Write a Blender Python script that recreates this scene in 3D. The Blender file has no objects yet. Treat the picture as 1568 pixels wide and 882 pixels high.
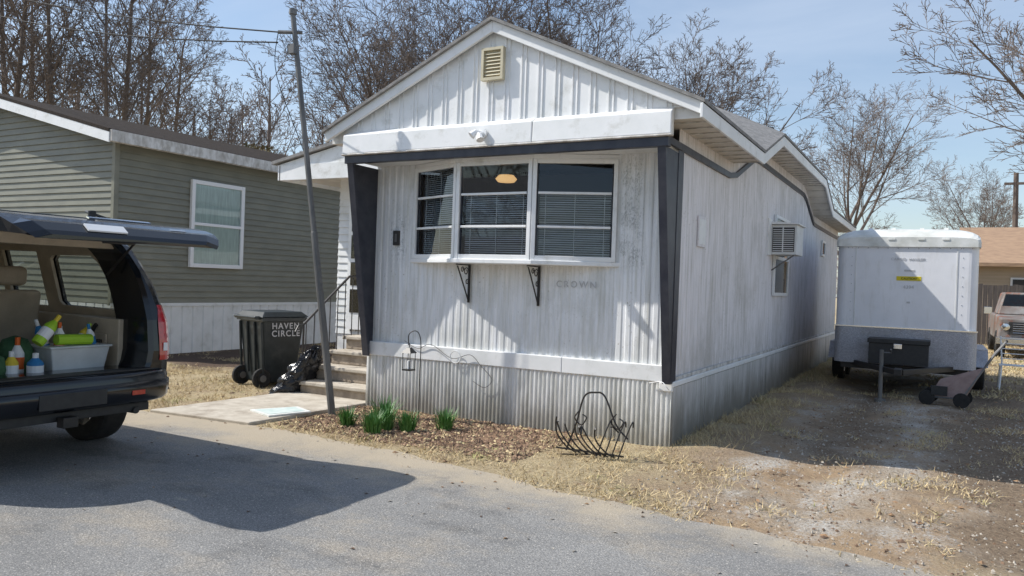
import bpy, math, random
import numpy as np
from mathutils import Vector, Matrix, noise as mnoise
random.seed(7); rng=np.random.default_rng(7)
S=bpy.context.scene
R=math.radians
# ------------------------------------------------------------ materials
def N(nt,t,**k):
    n=nt.nodes.new(t)
    for a,b in k.items(): setattr(n,a,b)
    return n
def rampnode(nt,lo,hi,c0=(0,0,0,1),c1=(1,1,1,1)):
    r=N(nt,'ShaderNodeValToRGB'); e=r.color_ramp.elements
    e[0].position=lo;e[1].position=hi;e[0].color=c0;e[1].color=c1
    return r
def c4(c): return (c[0],c[1],c[2],1)
def base(name):
    m=bpy.data.materials.new(name); m.use_nodes=True
    nt=m.node_tree; b=nt.nodes['Principled BSDF']
    return m,nt,b
def mixc(nt,fac,a,b,mode='MIX'):
    m=N(nt,'ShaderNodeMix',data_type='RGBA',blend_type=mode)
    for s,v in ((m.inputs[0],fac),(m.inputs[6],a),(m.inputs[7],b)):
        if isinstance(v,(int,float)): s.default_value=v
        elif isinstance(v,tuple): s.default_value=c4(v)
        else: nt.links.new(v,s)
    return m.outputs[2]
def noiseout(nt,scale,stretch=(1,1,1),detail=6,rough=.6,coord='Object'):
    tc=N(nt,'ShaderNodeTexCoord'); mp=N(nt,'ShaderNodeMapping'); mp.inputs['Scale'].default_value=stretch
    nt.links.new(tc.outputs[coord],mp.inputs[0])
    n=N(nt,'ShaderNodeTexNoise'); n.inputs['Scale'].default_value=scale; n.inputs['Detail'].default_value=detail; n.inputs['Roughness'].default_value=rough
    nt.links.new(mp.outputs[0],n.inputs[0]); return n.outputs['Fac']
def ramp(nt,src,lo,hi):
    r=rampnode(nt,lo,hi); nt.links.new(src,r.inputs[0]); return r.outputs[0]
def sm(nt,src,a,b_,o0=0,o1=1):
    r=N(nt,'ShaderNodeMapRange',interpolation_type='SMOOTHSTEP'); nt.links.new(src,r.inputs[0])
    for i,v in zip((1,2,3,4),(a,b_,o0,o1)): r.inputs[i].default_value=v
    return r.outputs[0]
def mul(nt,*a):
    o=a[0]
    for q in a[1:]:
        n=N(nt,'ShaderNodeMath',operation='MULTIPLY'); nt.links.new(o,n.inputs[0])
        if isinstance(q,(int,float)): n.inputs[1].default_value=q
        else: nt.links.new(q,n.inputs[1])
        o=n.outputs[0]
    return o
def mk(name,c1,c2=None,scale=4,stretch=(1,1,1),rough=.6,metal=0,bump=0,bscale=40,con=(.35,.65),coat=0,
       spots=None,sscale=9,scon=(.62,.68),sstretch=(1,1,1),spec=.5):
    m,nt,b=base(name)
    b.inputs['Base Color'].default_value=c4(c1); b.inputs['Roughness'].default_value=rough; b.inputs['Metallic'].default_value=metal
    b.inputs['Coat Weight'].default_value=coat; b.inputs['Specular IOR Level'].default_value=spec
    col=None
    if c2: col=mixc(nt,ramp(nt,noiseout(nt,scale,stretch),*con),c1,c2)
    if spots: col=mixc(nt,ramp(nt,noiseout(nt,sscale,sstretch,8,.7),*scon),col if col else c1,spots)
    if col: nt.links.new(col,b.inputs['Base Color'])
    if bump:
        bn=N(nt,'ShaderNodeBump'); bn.inputs['Strength'].default_value=bump; bn.inputs['Distance'].default_value=.02
        nt.links.new(noiseout(nt,bscale,(1,1,1),4),bn.inputs['Height']); nt.links.new(bn.outputs[0],b.inputs['Normal'])
    return m
def glassmat(name,tint=(.5,.55,.55),refl=(.9,.95,1),ior=1.5):
    m=bpy.data.materials.new(name); m.use_nodes=True; nt=m.node_tree; nt.nodes.clear()
    o=N(nt,'ShaderNodeOutputMaterial'); g=N(nt,'ShaderNodeBsdfGlossy'); g.inputs['Roughness'].default_value=.02; g.inputs['Color'].default_value=c4(refl)
    t=N(nt,'ShaderNodeBsdfTransparent'); t.inputs['Color'].default_value=c4(tint)
    f=N(nt,'ShaderNodeFresnel'); f.inputs[0].default_value=ior
    mx=N(nt,'ShaderNodeMixShader'); nt.links.new(f.outputs[0],mx.inputs[0]); nt.links.new(t.outputs[0],mx.inputs[1]); nt.links.new(g.outputs[0],mx.inputs[2])
    nt.links.new(mx.outputs[0],o.inputs[0]); return m
def whitewall(name,c1,c2,grime,zones=(),ax='x',g0=.46,amt=.75):
    m,nt,b=base(name); b.inputs['Roughness'].default_value=.42
    col=mixc(nt,ramp(nt,noiseout(nt,3,(6,6,.5)),.35,.65),c1,c2)
    col=mixc(nt,mul(nt,ramp(nt,noiseout(nt,3,(7,7,.35),8,.65),g0,g0+.26),amt),col,grime)
    col=mixc(nt,mul(nt,ramp(nt,noiseout(nt,1.1,(1,1,.8),9,.7),.5,.7),amt*.8),col,tuple(v*.9 for v in grime))
    col=mixc(nt,mul(nt,ramp(nt,noiseout(nt,45,(1,1,.7),4,.7),.61,.68),ramp(nt,noiseout(nt,1.5),.42,.62)),col,(.36,.33,.28))
    tc=N(nt,'ShaderNodeTexCoord'); sp=N(nt,'ShaderNodeSeparateXYZ'); nt.links.new(tc.outputs['Object'],sp.inputs[0])
    col=mixc(nt,mul(nt,sm(nt,sp.outputs[2],.6,1.35,1,0),ramp(nt,noiseout(nt,5,(2,2,.6),8,.7),.38,.65),.7),col,tuple(v*.92 for v in grime))
    n1=ramp(nt,noiseout(nt,75,(1,1,.5),8,.75),.46,.58); n2=ramp(nt,noiseout(nt,9,(1,1,.5),6,.7),.42,.54)
    for x0,x1,z0,z1 in zones:
        s=.05
        zn=mul(nt,sm(nt,sp.outputs[0],x0-s,x0+s),sm(nt,sp.outputs[0],x1-s,x1+s,1,0),sm(nt,sp.outputs[2],z0-.12,z0+.12),sm(nt,sp.outputs[2],z1-.1,z1+.1,1,0),n1,n2,.9)
        col=mixc(nt,zn,col,(.34,.35,.345))
    nt.links.new(col,b.inputs['Base Color']); return m
M={}
M['white']=whitewall('white_aluminium',(.87,.88,.9),(.76,.77,.78),(.5,.5,.45))
M['peel']=whitewall('white_peeling_paint',(.87,.88,.9),(.76,.77,.78),(.5,.5,.45),((-.6,-.36,1.95,2.95),(-.62,-.32,1.82,2.02),(-3.62,-3.36,1.82,2.35)))
M['whiteclean']=mk('white_trim',(.88,.88,.88),(.78,.79,.78),2.5,rough=.42,spots=(.52,.51,.46),sscale=4,scon=(.54,.82),sstretch=(1,1,1))
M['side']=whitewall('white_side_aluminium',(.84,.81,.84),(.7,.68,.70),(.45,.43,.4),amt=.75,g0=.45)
def skirtmat(name,c1,c2,hi=.12,lo=-.3,amt=.85,dirt=(.27,.25,.2)):
    m,nt,b=base(name); b.inputs['Roughness'].default_value=.5
    col=mixc(nt,ramp(nt,noiseout(nt,3,(3,3,.6)),.35,.7),c1,c2)
    col=mixc(nt,mul(nt,ramp(nt,noiseout(nt,4,(5,5,.35),8,.7),.45,.7),.85),col,(.38,.38,.32))
    tc=N(nt,'ShaderNodeTexCoord'); sp=N(nt,'ShaderNodeSeparateXYZ'); nt.links.new(tc.outputs['Object'],sp.inputs[0])
    ad=N(nt,'ShaderNodeMath',operation='MULTIPLY_ADD'); nt.links.new(noiseout(nt,3,(1.5,1.5,.6),8,.7),ad.inputs[0]); ad.inputs[1].default_value=-.8
    nt.links.new(sp.outputs[2],ad.inputs[2])
    nt.links.new(mixc(nt,sm(nt,ad.outputs[0],lo,hi,amt,0),col,dirt),b.inputs['Base Color']); return m
M['skirt']=skirtmat('skirt_metal',(.83,.83,.81),(.68,.68,.66),.12,-.42)
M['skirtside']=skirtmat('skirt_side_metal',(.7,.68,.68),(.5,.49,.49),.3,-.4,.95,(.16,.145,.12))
M['navy']=mk('dark_trim',(.02,.022,.036),(.045,.047,.06),6,rough=.38)
M['shingle']=mk('shingles',(.3,.29,.28),(.2,.195,.19),12,rough=.85,bump=.5,bscale=90)
M['shingled']=mk('dark_shingles',(.06,.048,.04),(.035,.03,.027),12,rough=.95,bump=.5,bscale=90,spec=.1)
M['dirtywhite']=mk('dirty_fascia',(.7,.68,.65),(.38,.35,.31),5,(2,2,1),.6)
M['soffit']=mk('soffit',(.78,.73,.65),(.62,.57,.5),3)
M['beige']=mk('beige_vent',(.62,.56,.4),(.5,.45,.32),5)
M['dark']=mk('dark_interior',(.035,.032,.03))
M['blind']=mk('blinds',(.82,.84,.86),(.66,.68,.7),3,rough=.5)
M['glass']=glassmat('window_glass',(.92,.95,.95),ior=1.6)
M['tint']=glassmat('tinted_glass',(.42,.45,.42),ior=1.5)
M['iron']=mk('black_iron',(.015,.015,.016),(.03,.025,.022),20,rough=.45)
M['olive']=mk('olive_siding',(.225,.222,.172),(.18,.178,.14),2,(1,1,3),.5)
M['ltgrey']=mk('light_vinyl',(.76,.77,.77),(.66,.67,.66),3,spots=(.45,.44,.4),sscale=3,scon=(.55,.9))
M['curtain']=mk('curtain',(.66,.75,.71),(.48,.56,.53),6,(1,6,.4),.8)
M['concrete']=mk('concrete',(.56,.51,.43),(.42,.37,.3),5,rough=.9,bump=.3,bscale=60,spots=(.28,.23,.18),sscale=3,scon=(.52,.72))
M['stone']=mk('concrete_steps',(.44,.37,.29),(.28,.23,.18),7,rough=.9,bump=.5,bscale=40)
M['galv']=mk('galvanised_pole',(.2,.195,.19),(.11,.11,.11),6,(1,1,.3),.5,.2)
M['binplastic']=mk('bin_plastic',(.02,.026,.028),(.034,.042,.044),8,rough=.42,spots=(.07,.07,.065),sscale=4,scon=(.55,.8))
M['rubber']=mk('rubber',(.014,.014,.014),(.03,.028,.026),12,rough=.85)
M['text']=mk('white_paint',(.8,.8,.8))
M['textgrey']=mk('grey_letters',(.52,.52,.53))
M['textfaint']=mk('faint_letters',(.42,.42,.42),(.62,.62,.63),14)
M['carblack']=mk('car_paint_black',(.008,.009,.012),(.012,.013,.016),3,rough=.2,coat=.35,spec=.4)
M['plasticblk']=mk('black_plastic',(.02,.02,.021),(.03,.03,.03),20,rough=.55)
M['tan']=mk('tan_interior',(.55,.465,.36),(.44,.37,.28),6,rough=.75)
M['carpet']=mk('carpet',(.3,.26,.21),(.2,.175,.14),40,rough=.95)
M['red']=mk('tail_light_red',(.55,.012,.02),(.38,.008,.012),30,rough=.12,coat=1)
M['chrome']=mk('chrome',(.7,.7,.7),rough=.15,metal=1)
M['alu']=mk('diamond_plate',(.62,.62,.65),(.4,.4,.44),60,rough=.38,metal=.65,bump=.9,bscale=80,spots=(.3,.28,.26),sscale=3,scon=(.5,.8))
M['boxwhite']=mk('trailer_white',(.82,.83,.87),(.75,.76,.8),2,rough=.28,spots=(.58,.58,.57),sscale=3,scon=(.52,.85),sstretch=(2,2,.5))
M['boxcap']=mk('trailer_cap',(.8,.81,.79),(.58,.59,.55),4,rough=.4)
M['yellow']=mk('yellow_sticker',(.75,.6,.02),(.6,.5,.02),8)
M['bark']=mk('bark',(.22,.18,.155),(.13,.108,.095),3,(1,1,.3),.9,spec=.1)
M['barkfar']=mk('bark_far',(.28,.235,.21),(.2,.165,.15),.3,rough=.95,spec=.05)
M['green']=mk('leaf_green',(.06,.17,.03),(.1,.24,.06),20,rough=.5)
M['conifer']=mk('conifer',(.13,.12,.06),(.2,.16,.09),2,rough=.9)
M['bag']=mk('plastic_bag',(.010,.010,.012),(.018,.018,.02),5,rough=.2,bump=1,bscale=14)
M['rooforange']=mk('brown_roof',(.4,.27,.175),(.28,.185,.125),3,(1,4,4),.9)
M['tanwall']=mk('tan_siding',(.5,.4,.3),(.4,.32,.23),2,(.2,1,6),.8)
M['fence']=mk('fence_wood',(.12,.1,.09),(.065,.055,.05),3,(8,8,.6),.9)
M['rust']=mk('rusty_paint',(.14,.1,.08),(.26,.25,.24),2,rough=.5,spots=(.24,.09,.05),sscale=2.5,scon=(.5,.6))
M['redcloth']=mk('faded_cover',(.34,.25,.22),(.24,.16,.14),5,rough=.85,bump=.6,bscale=10)
M['binclear']=mk('tub_plastic',(.66,.68,.68),(.55,.57,.57),5,rough=.3)
M['lime']=mk('lime_plastic',(.36,.6,.03)); M['orange']=mk('orange_plastic',(.75,.14,.02)); M['blue']=mk('blue_plastic',(.03,.2,.45)); M['teal']=mk('pale_mat',(.5,.62,.58),(.66,.72,.69),10); M['palemat']=mk('pale_board',(.78,.79,.76),(.66,.68,.64),6)
M['yellowp']=mk('yellow_plastic',(.75,.55,.05)); M['skin']=mk('white_plastic',(.8,.8,.8)); M['greenbag']=mk('dark_green_cloth',(.03,.09,.04),(.06,.14,.06),9,rough=.8,bump=.8,bscale=15)
m,nt,b=base('lamp_glow'); b.inputs['Base Color'].default_value=(1,.75,.4,1); b.inputs['Emission Color'].default_value=(1,.6,.25,1); b.inputs['Emission Strength'].default_value=.7; M['glow']=m
# ------------------------------------------------------------ mesh builder
class MB:
    def __init__(s): s.v=[];s.f=[];s.m=[];s.mats=[]
    def mi(s,k):
        if k not in s.mats: s.mats.append(k)
        return s.mats.index(k)
    def add(s,vs,fs,k):
        o=len(s.v); s.v+= [tuple(p) for p in vs]; i=s.mi(k)
        for f in fs: s.f.append(tuple(a+o for a in f)); s.m.append(i)
    def hexa(s,p,k):
        s.add(p,[(3,2,1,0),(4,5,6,7),(0,1,5,4),(1,2,6,5),(2,3,7,6),(3,0,4,7)],k)
    def box(s,x0,x1,y0,y1,z0,z1,k):
        s.hexa([(x0,y0,z0),(x1,y0,z0),(x1,y1,z0),(x0,y1,z0),(x0,y0,z1),(x1,y0,z1),(x1,y1,z1),(x0,y1,z1)],k)
    def prism(s,poly,ax,a0,a1,k):
        n=len(poly)
        def P(q,a):
            return {'x':(a,q[0],q[1]),'y':(q[0],a,q[1]),'z':(q[0],q[1],a)}[ax]
        s.add([P(q,a0) for q in poly]+[P(q,a1) for q in poly],[tuple(range(n))[::-1],tuple(range(n,2*n))]+[(i,(i+1)%n,n+(i+1)%n,n+i) for i in range(n)],k)
    def obox(s,A,B,z0,z1,d0,d1,k):
        ax,ay=A;bx,by=B; L=math.hypot(bx-ax,by-ay); nx,ny=(by-ay)/L,-(bx-ax)/L
        q=[(ax+nx*d1,ay+ny*d1),(bx+nx*d1,by+ny*d1),(bx+nx*d0,by+ny*d0),(ax+nx*d0,ay+ny*d0)]
        s.hexa([(a,b_,z0) for a,b_ in q]+[(a,b_,z1) for a,b_ in q],k)
    def tube(s,pts,r,k,n=6,cap=True):
        pts=[Vector(p) for p in pts]; m_=len(pts)
        if not hasattr(r,'__len__'): r=[r]*m_
        vs=[];ref=None
        for i,p in enumerate(pts):
            d=(pts[min(i+1,m_-1)]-pts[max(i-1,0)])
            if d.length<1e-9: d=Vector((0,0,1))
            d.normalize()
            if ref is None: ref=Vector((1,0,0)) if abs(d.x)<.8 else Vector((0,1,0))
            a=(ref-d*ref.dot(d)).normalized(); ref=a; b_=d.cross(a)
            for j in range(n):
                t=2*math.pi*j/n; vs.append(p+(a*math.cos(t)+b_*math.sin(t))*r[i])
        fs=[(i*n+j,i*n+(j+1)%n,(i+1)*n+(j+1)%n,(i+1)*n+j) for i in range(m_-1) for j in range(n)]
        if cap: fs+=[tuple(range(n))[::-1],tuple(range((m_-1)*n,m_*n))]
        s.add(vs,fs,k)
    def lathe(s,prof,c,ax,k,n=28):
        vs=[]
        for r,a in prof:
            for j in range(n):
                t=2*math.pi*j/n; p=(r*math.cos(t),r*math.sin(t))
                q={'x':(a,p[0],p[1]),'y':(p[0],a,p[1]),'z':(p[0],p[1],a)}[ax]
                vs.append((c[0]+q[0],c[1]+q[1],c[2]+q[2]))
        m_=len(prof)
        s.add(vs,[(i*n+j,i*n+(j+1)%n,(i+1)*n+(j+1)%n,(i+1)*n+j) for i in range(m_-1) for j in range(n)],k)
    def wheel(s,c,ax,r=.39,w=.26):
        h=w/2
        s.lathe([(r*.62,-h),(r*.9,-h),(r*.98,-h*.85),(r,-h*.6),(r,h*.6),(r*.98,h*.85),(r*.9,h),(r*.62,h)],c,ax,'rubber',36)
        s.lathe([(.001,-h*.5),(r*.3,-h*.55),(r*.62,-h*.9),(r*.62,h*.9),(r*.3,h*.55),(.001,h*.5)],c,ax,'chrome',14)
    def ball(s,c,r,k,n=10,sz=1):
        s.lathe([(max(.001,r*math.sin(math.pi*i/6)),-r*sz*math.cos(math.pi*i/6)) for i in range(7)],c,'z',k,n)
    def corr(s,o,d,L,z0,z1,nrm,per,dep,k,prof=((0,0),(.3,0),(.42,1),(.88,1))):
        pts=[];t=0
        while t<L:
            for a,h in prof:
                q=t+a*per
                if q<=L: pts.append((q,h))
            t+=per
        pts.append((L,0)); n=len(pts); zz=z1 if callable(z1) else (lambda q:z1)
        wob=lambda q:.006*mnoise.noise(Vector((q*1.3,o[0],o[1])))
        lo=[(o[0]+d[0]*q+nrm[0]*(h*dep+wob(q)),o[1]+d[1]*q+nrm[1]*(h*dep+wob(q)),z0) for q,h in pts]
        hi=[(o[0]+d[0]*q+nrm[0]*(h*dep+wob(q+9)),o[1]+d[1]*q+nrm[1]*(h*dep+wob(q+9)),zz(q)) for q,h in pts]
        s.add(lo+hi,[(i,i+1,n+i+1,n+i) for i in range(n-1)],k)
    def make(s,name,parent=None,bevel=0,seg=2,smooth=False,loc=None,rz=0):
        me=bpy.data.meshes.new(name); me.from_pydata(s.v,[],s.f)
        for k in s.mats: me.materials.append(M[k])
        me.polygons.foreach_set('material_index',s.m)
        if smooth: me.polygons.foreach_set('use_smooth',[True]*len(s.f))
        me.update(); ob=bpy.data.objects.new(name,me); S.collection.objects.link(ob)
        if parent: ob.parent=parent
        if loc: ob.location=loc
        ob.rotation_euler[2]=rz
        if bevel:
            md=ob.modifiers.new('bev','BEVEL'); md.width=bevel; md.segments=seg; md.limit_method='ANGLE'; md.angle_limit=R(35)
        return ob
def empty(name,loc=(0,0,0),rz=0):
    e=bpy.data.objects.new(name,None); S.collection.objects.link(e); e.location=loc; e.rotation_euler[2]=rz; e.empty_display_size=.3; return e
def text(name,body,size,loc,rot,mat,parent=None,sp=1,bold=0):
    cu=bpy.data.curves.new(name,'FONT'); cu.body=body; cu.size=size; cu.extrude=.002; cu.align_x='CENTER'; cu.space_character=sp; cu.space_line=.9; cu.offset=bold
    tmp=bpy.data.objects.new('tmp',cu); S.collection.objects.link(tmp)
    me=bpy.data.meshes.new_from_object(tmp.evaluated_get(bpy.context.evaluated_depsgraph_get())); bpy.data.objects.remove(tmp)
    me.materials.clear(); me.materials.append(M[mat])
    ob=bpy.data.objects.new(name,me); S.collection.objects.link(ob); ob.location=loc; ob.rotation_euler=rot
    if parent: ob.parent=parent
    return ob
def panel(name,outer,holes,fn,thick,mat,parent):
    cu=bpy.data.curves.new(name,'CURVE'); cu.dimensions='2D'; cu.fill_mode='BOTH'; cu.extrude=thick/2
    for poly in [outer]+holes:
        sp=cu.splines.new('POLY'); sp.points.add(len(poly)-1); sp.use_cyclic_u=True
        for i,p in enumerate(poly): sp.points[i].co=(p[0],p[1],0,1)
    tmp=bpy.data.objects.new('tmp',cu); S.collection.objects.link(tmp)
    me=bpy.data.meshes.new_from_object(tmp.evaluated_get(bpy.context.evaluated_depsgraph_get())); bpy.data.objects.remove(tmp)
    for v in me.vertices: v.co=fn(v.co.x,v.co.y,v.co.z)
    me.materials.clear(); me.materials.append(M[mat])
    ob=bpy.data.objects.new(name,me); S.collection.objects.link(ob); ob.parent=parent; return ob
def smoothp(pts,n=6):
    P=[Vector(p) for p in pts]; out=[]
    for i in range(len(P)-1):
        p0=P[max(i-1,0)];p1=P[i];p2=P[i+1];p3=P[min(i+2,len(P)-1)]
        for j in range(n):
            t=j/n; out.append(.5*((2*p1)+(p2-p0)*t+(2*p0-5*p1+4*p2-p3)*t*t+(3*p1-p0-3*p2+p3)*t**3))
    out.append(P[-1]); return out
# ------------------------------------------------------------ GROUND
m,nt,b=base('ground_mat'); b.inputs['Roughness'].default_value=.95; b.inputs['Specular IOR Level'].default_value=.15
tc=N(nt,'ShaderNodeTexCoord')
dn=N(nt,'ShaderNodeTexNoise'); dn.inputs['Scale'].default_value=1.3; dn.inputs['Detail'].default_value=7; nt.links.new(tc.outputs['Object'],dn.inputs[0])
sb=N(nt,'ShaderNodeVectorMath',operation='SUBTRACT'); nt.links.new(dn.outputs['Color'],sb.inputs[0]); sb.inputs[1].default_value=(.5,.5,.5)
sc=N(nt,'ShaderNodeVectorMath',operation='SCALE'); nt.links.new(sb.outputs[0],sc.inputs[0]); sc.inputs['Scale'].default_value=2.0
av=N(nt,'ShaderNodeVectorMath',operation='ADD'); nt.links.new(sc.outputs[0],av.inputs[0]); nt.links.new(tc.outputs['Object'],av.inputs[1])
sx=N(nt,'ShaderNodeSeparateXYZ'); nt.links.new(av.outputs[0],sx.inputs[0])
def boxm(x0,x1,y0,y1,s=.25): return mul(nt,sm(nt,sx.outputs[0],x0-s,x0+s),sm(nt,sx.outputs[0],x1-s,x1+s,1,0),sm(nt,sx.outputs[1],y0-s,y0+s),sm(nt,sx.outputs[1],y1-s,y1+s,1,0))
g=mixc(nt,ramp(nt,noiseout(nt,2.2,detail=8),.35,.65),(.52,.42,.25),(.36,.27,.165))
g=mixc(nt,ramp(nt,noiseout(nt,.9,detail=8),.58,.72),g,(.28,.27,.12))
g=mixc(nt,ramp(nt,noiseout(nt,1.7,(1,1,1),8),.55,.62),g,(.33,.235,.15))
g=mixc(nt,ramp(nt,noiseout(nt,38,detail=4),.42,.68),g,(.57,.48,.32))
g=mixc(nt,ramp(nt,noiseout(nt,70,(1,1,1),3),.6,.7),g,(.15,.1,.06))
brown=mixc(nt,ramp(nt,noiseout(nt,34,detail=6),.38,.62),(.27,.195,.13),(.4,.305,.21))
g=mixc(nt,boxm(.3,5.2,-2.0,12,.5),g,brown)
grav=mixc(nt,ramp(nt,noiseout(nt,60,detail=3),.4,.6),(.32,.255,.19),(.54,.48,.4))
grav=mixc(nt,ramp(nt,noiseout(nt,1.1,detail=6),.42,.6),grav,(.44,.315,.2))
grav=mixc(nt,ramp(nt,noiseout(nt,2.4,(1,.5,1),6),.55,.7),grav,(.28,.2,.135))
grav=mixc(nt,mul(nt,ramp(nt,noiseout(nt,1.6,(1,.6,1),9,.7),.5,.6),ramp(nt,noiseout(nt,45,detail=2),.4,.55)),grav,(.6,.57,.52))
g=mixc(nt,boxm(.9,2.7,-4,30,.4),g,grav)
trk=mixc(nt,ramp(nt,noiseout(nt,30,detail=5),.4,.6),(.22,.16,.11),(.32,.245,.17))
g=mixc(nt,boxm(1.15,1.75,.2,30,.35),g,trk)
g=mixc(nt,boxm(2.5,3.5,-1.9,30,.35),g,trk)
mul_=mixc(nt,ramp(nt,noiseout(nt,45,detail=5),.35,.65),(.36,.235,.155),(.22,.14,.095))
g=mixc(nt,boxm(-4.0,-1.0,-1.45,.3,.25),g,mul_)
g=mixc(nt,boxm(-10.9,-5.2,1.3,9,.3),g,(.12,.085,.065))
nt.links.new(g,b.inputs['Base Color'])
bn=N(nt,'ShaderNodeBump'); bn.inputs['Strength'].default_value=.9; bn.inputs['Distance'].default_value=.05; nt.links.new(noiseout(nt,20,detail=9,rough=.75),bn.inputs['Height']); nt.links.new(bn.outputs[0],b.inputs['Normal'])
M['ground']=m
gx=np.concatenate([[-500,-120,-40],np.arange(-12,12.01,.15),[40,120,500]]); gy=np.concatenate([[-500,-100,-20,-6],np.arange(-3,16,.15),[20,60,120,500]])
gv=[]
for y in gy:
    for x in gx:
        z=0
        if -12<=x<=12 and -3<=y<16:
            q=Vector((x,y,0)); z=.03*mnoise.noise(q*1.1)+.015*mnoise.noise(q*3.3)+.008*mnoise.noise(q*8)
            z+= -.035*math.exp(-((x-1.45)/.28)**2)-.045*math.exp(-((x-3.0)/.3)**2)+.03*math.exp(-((x-.55)/.3)**2)*(y>-.5)
            edge=float(np.clip((y-float(np.interp(x,[-9,-3.5,-1.7,.1,2.3,8],[-2.05,-1.8,-1.95,-2.3,-2.6,-2.9])))/.5,0,1)); z*=edge
            if x<.1 and -4.1<x and y>-.3: z=min(z,.01)
            if -5.5<x<-3.85 and y<1.6: z=min(z,-.002) if edge>0 else z
            z*= float(np.clip((12-abs(x))/2,0,1))*float(np.clip((16-y)/2,0,1))
        gv.append((float(x),float(y),float(z)))
nx=len(gx); gf=[(j*nx+i,j*nx+i+1,(j+1)*nx+i+1,(j+1)*nx+i) for j in range(len(gy)-1) for i in range(nx-1)]
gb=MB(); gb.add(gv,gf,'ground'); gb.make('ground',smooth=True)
# road
m,nt,b=base('asphalt'); b.inputs['Roughness'].default_value=.88; b.inputs['Specular IOR Level'].default_value=.25
tc=N(nt,'ShaderNodeTexCoord'); sx=N(nt,'ShaderNodeSeparateXYZ'); nt.links.new(tc.outputs['Object'],sx.inputs[0])
a=mixc(nt,ramp(nt,noiseout(nt,.7,(1,1.6,1),8,.65),.38,.62),(.26,.257,.25),(.35,.344,.332))
a=mixc(nt,mul(nt,ramp(nt,noiseout(nt,1.0,(1,1.4,1),9,.68),.5,.64),.8),a,(.45,.395,.32))
a=mixc(nt,mul(nt,ramp(nt,noiseout(nt,1.9,(.6,1,1),5,.6),.55,.7),.75),a,(.15,.148,.145))
v=N(nt,'ShaderNodeTexVoronoi'); v.inputs['Scale'].default_value=85; nt.links.new(tc.outputs['Object'],v.inputs[0])
vr=rampnode(nt,.1,.75); nt.links.new(v.outputs['Distance'],vr.inputs[0])
a=mixc(nt,mul(nt,vr.outputs[0],.6),a,(.09,.09,.09))
sp2=ramp(nt,noiseout(nt,120,detail=2),.6,.68); a=mixc(nt,sp2,a,(.55,.52,.47))
ad=N(nt,'ShaderNodeMath',operation='MULTIPLY_ADD'); nt.links.new(noiseout(nt,1.5,detail=9,rough=.7),ad.inputs[0]); ad.inputs[1].default_value=2.4; nt.links.new(sx.outputs[1],ad.inputs[2])
a=mixc(nt,sm(nt,ad.outputs[0],-1.9,-.8,0,.8),a,(.47,.395,.29))
vc=N(nt,'ShaderNodeTexVoronoi',feature='DISTANCE_TO_EDGE'); vc.inputs['Scale'].default_value=.33
wv=N(nt,'ShaderNodeVectorMath',operation='ADD'); nz=N(nt,'ShaderNodeTexNoise'); nz.inputs['Scale'].default_value=3.5; nz.inputs['Detail'].default_value=9; nt.links.new(tc.outputs['Object'],nz.inputs[0])
nt.links.new(nz.outputs['Color'],wv.inputs[0]); nt.links.new(tc.outputs['Object'],wv.inputs[1]); nt.links.new(wv.outputs[0],vc.inputs[0])
a=mixc(nt,mul(nt,sm(nt,vc.outputs['Distance'],0,.006,.5,0),ramp(nt,noiseout(nt,1.1),.5,.6)),a,(.1,.1,.1))
nt.links.new(a,b.inputs['Base Color'])
bn=N(nt,'ShaderNodeBump'); bn.inputs['Strength'].default_value=.7; bn.inputs['Distance'].default_value=.012; nt.links.new(noiseout(nt,90,detail=5),bn.inputs['Height']); nt.links.new(bn.outputs[0],b.inputs['Normal'])
M['asphalt']=m
ex=[-200,-20,-9,-5.5,-3.5,-1.7,.1,1.45,2.3,4,8,200]; ey=[-2.2,-2.1,-2.05,-1.95,-1.8,-1.95,-2.3,-2.42,-2.6,-2.75,-2.9,-3]
xs=list(np.concatenate([[-200,-60,-20],np.arange(-12,8,.06),[15,60,200]]))
rb=MB(); vs=[]
for x in xs:
    y=float(np.interp(x,ex,ey)); 
    if -13<x<9: y+=.08*mnoise.noise(Vector((x*1.7,0,0)))+.045*mnoise.noise(Vector((x*7,3,0)))+.02*mnoise.noise(Vector((x*22,3,0)))
    vs+=[(x,y,.004),(x,-15,.004)]
rb.add(vs,[(2*i+1,2*i+3,2*i+2,2*i) for i in range(len(xs)-1)],'asphalt'); rb.make('road')
wb=MB(); wb.prism([(-5.4,-1.98),(-3.98,-1.84),(-3.9,.12),(-5.3,.12)],'z',-.03,.035,'concrete'); wb.make('concrete_path',bevel=.01)
mb=MB(); mb.hexa([(-4.5,-1.35,.037),(-4.05,-1.5,.037),(-3.9,-1.0,.037),(-4.25,-.85,.037),(-4.5,-1.35,.055),(-4.05,-1.5,.055),(-3.9,-1.0,.055),(-4.25,-.85,.055)],'palemat')
mb.hexa([(-4.44,-1.33,.056),(-4.09,-1.44,.056),(-3.97,-1.03,.056),(-4.24,-.91,.056),(-4.44,-1.33,.058),(-4.09,-1.44,.058),(-3.97,-1.03,.058),(-4.24,-.91,.058)],'teal'); mb.make('folded_board')
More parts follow.
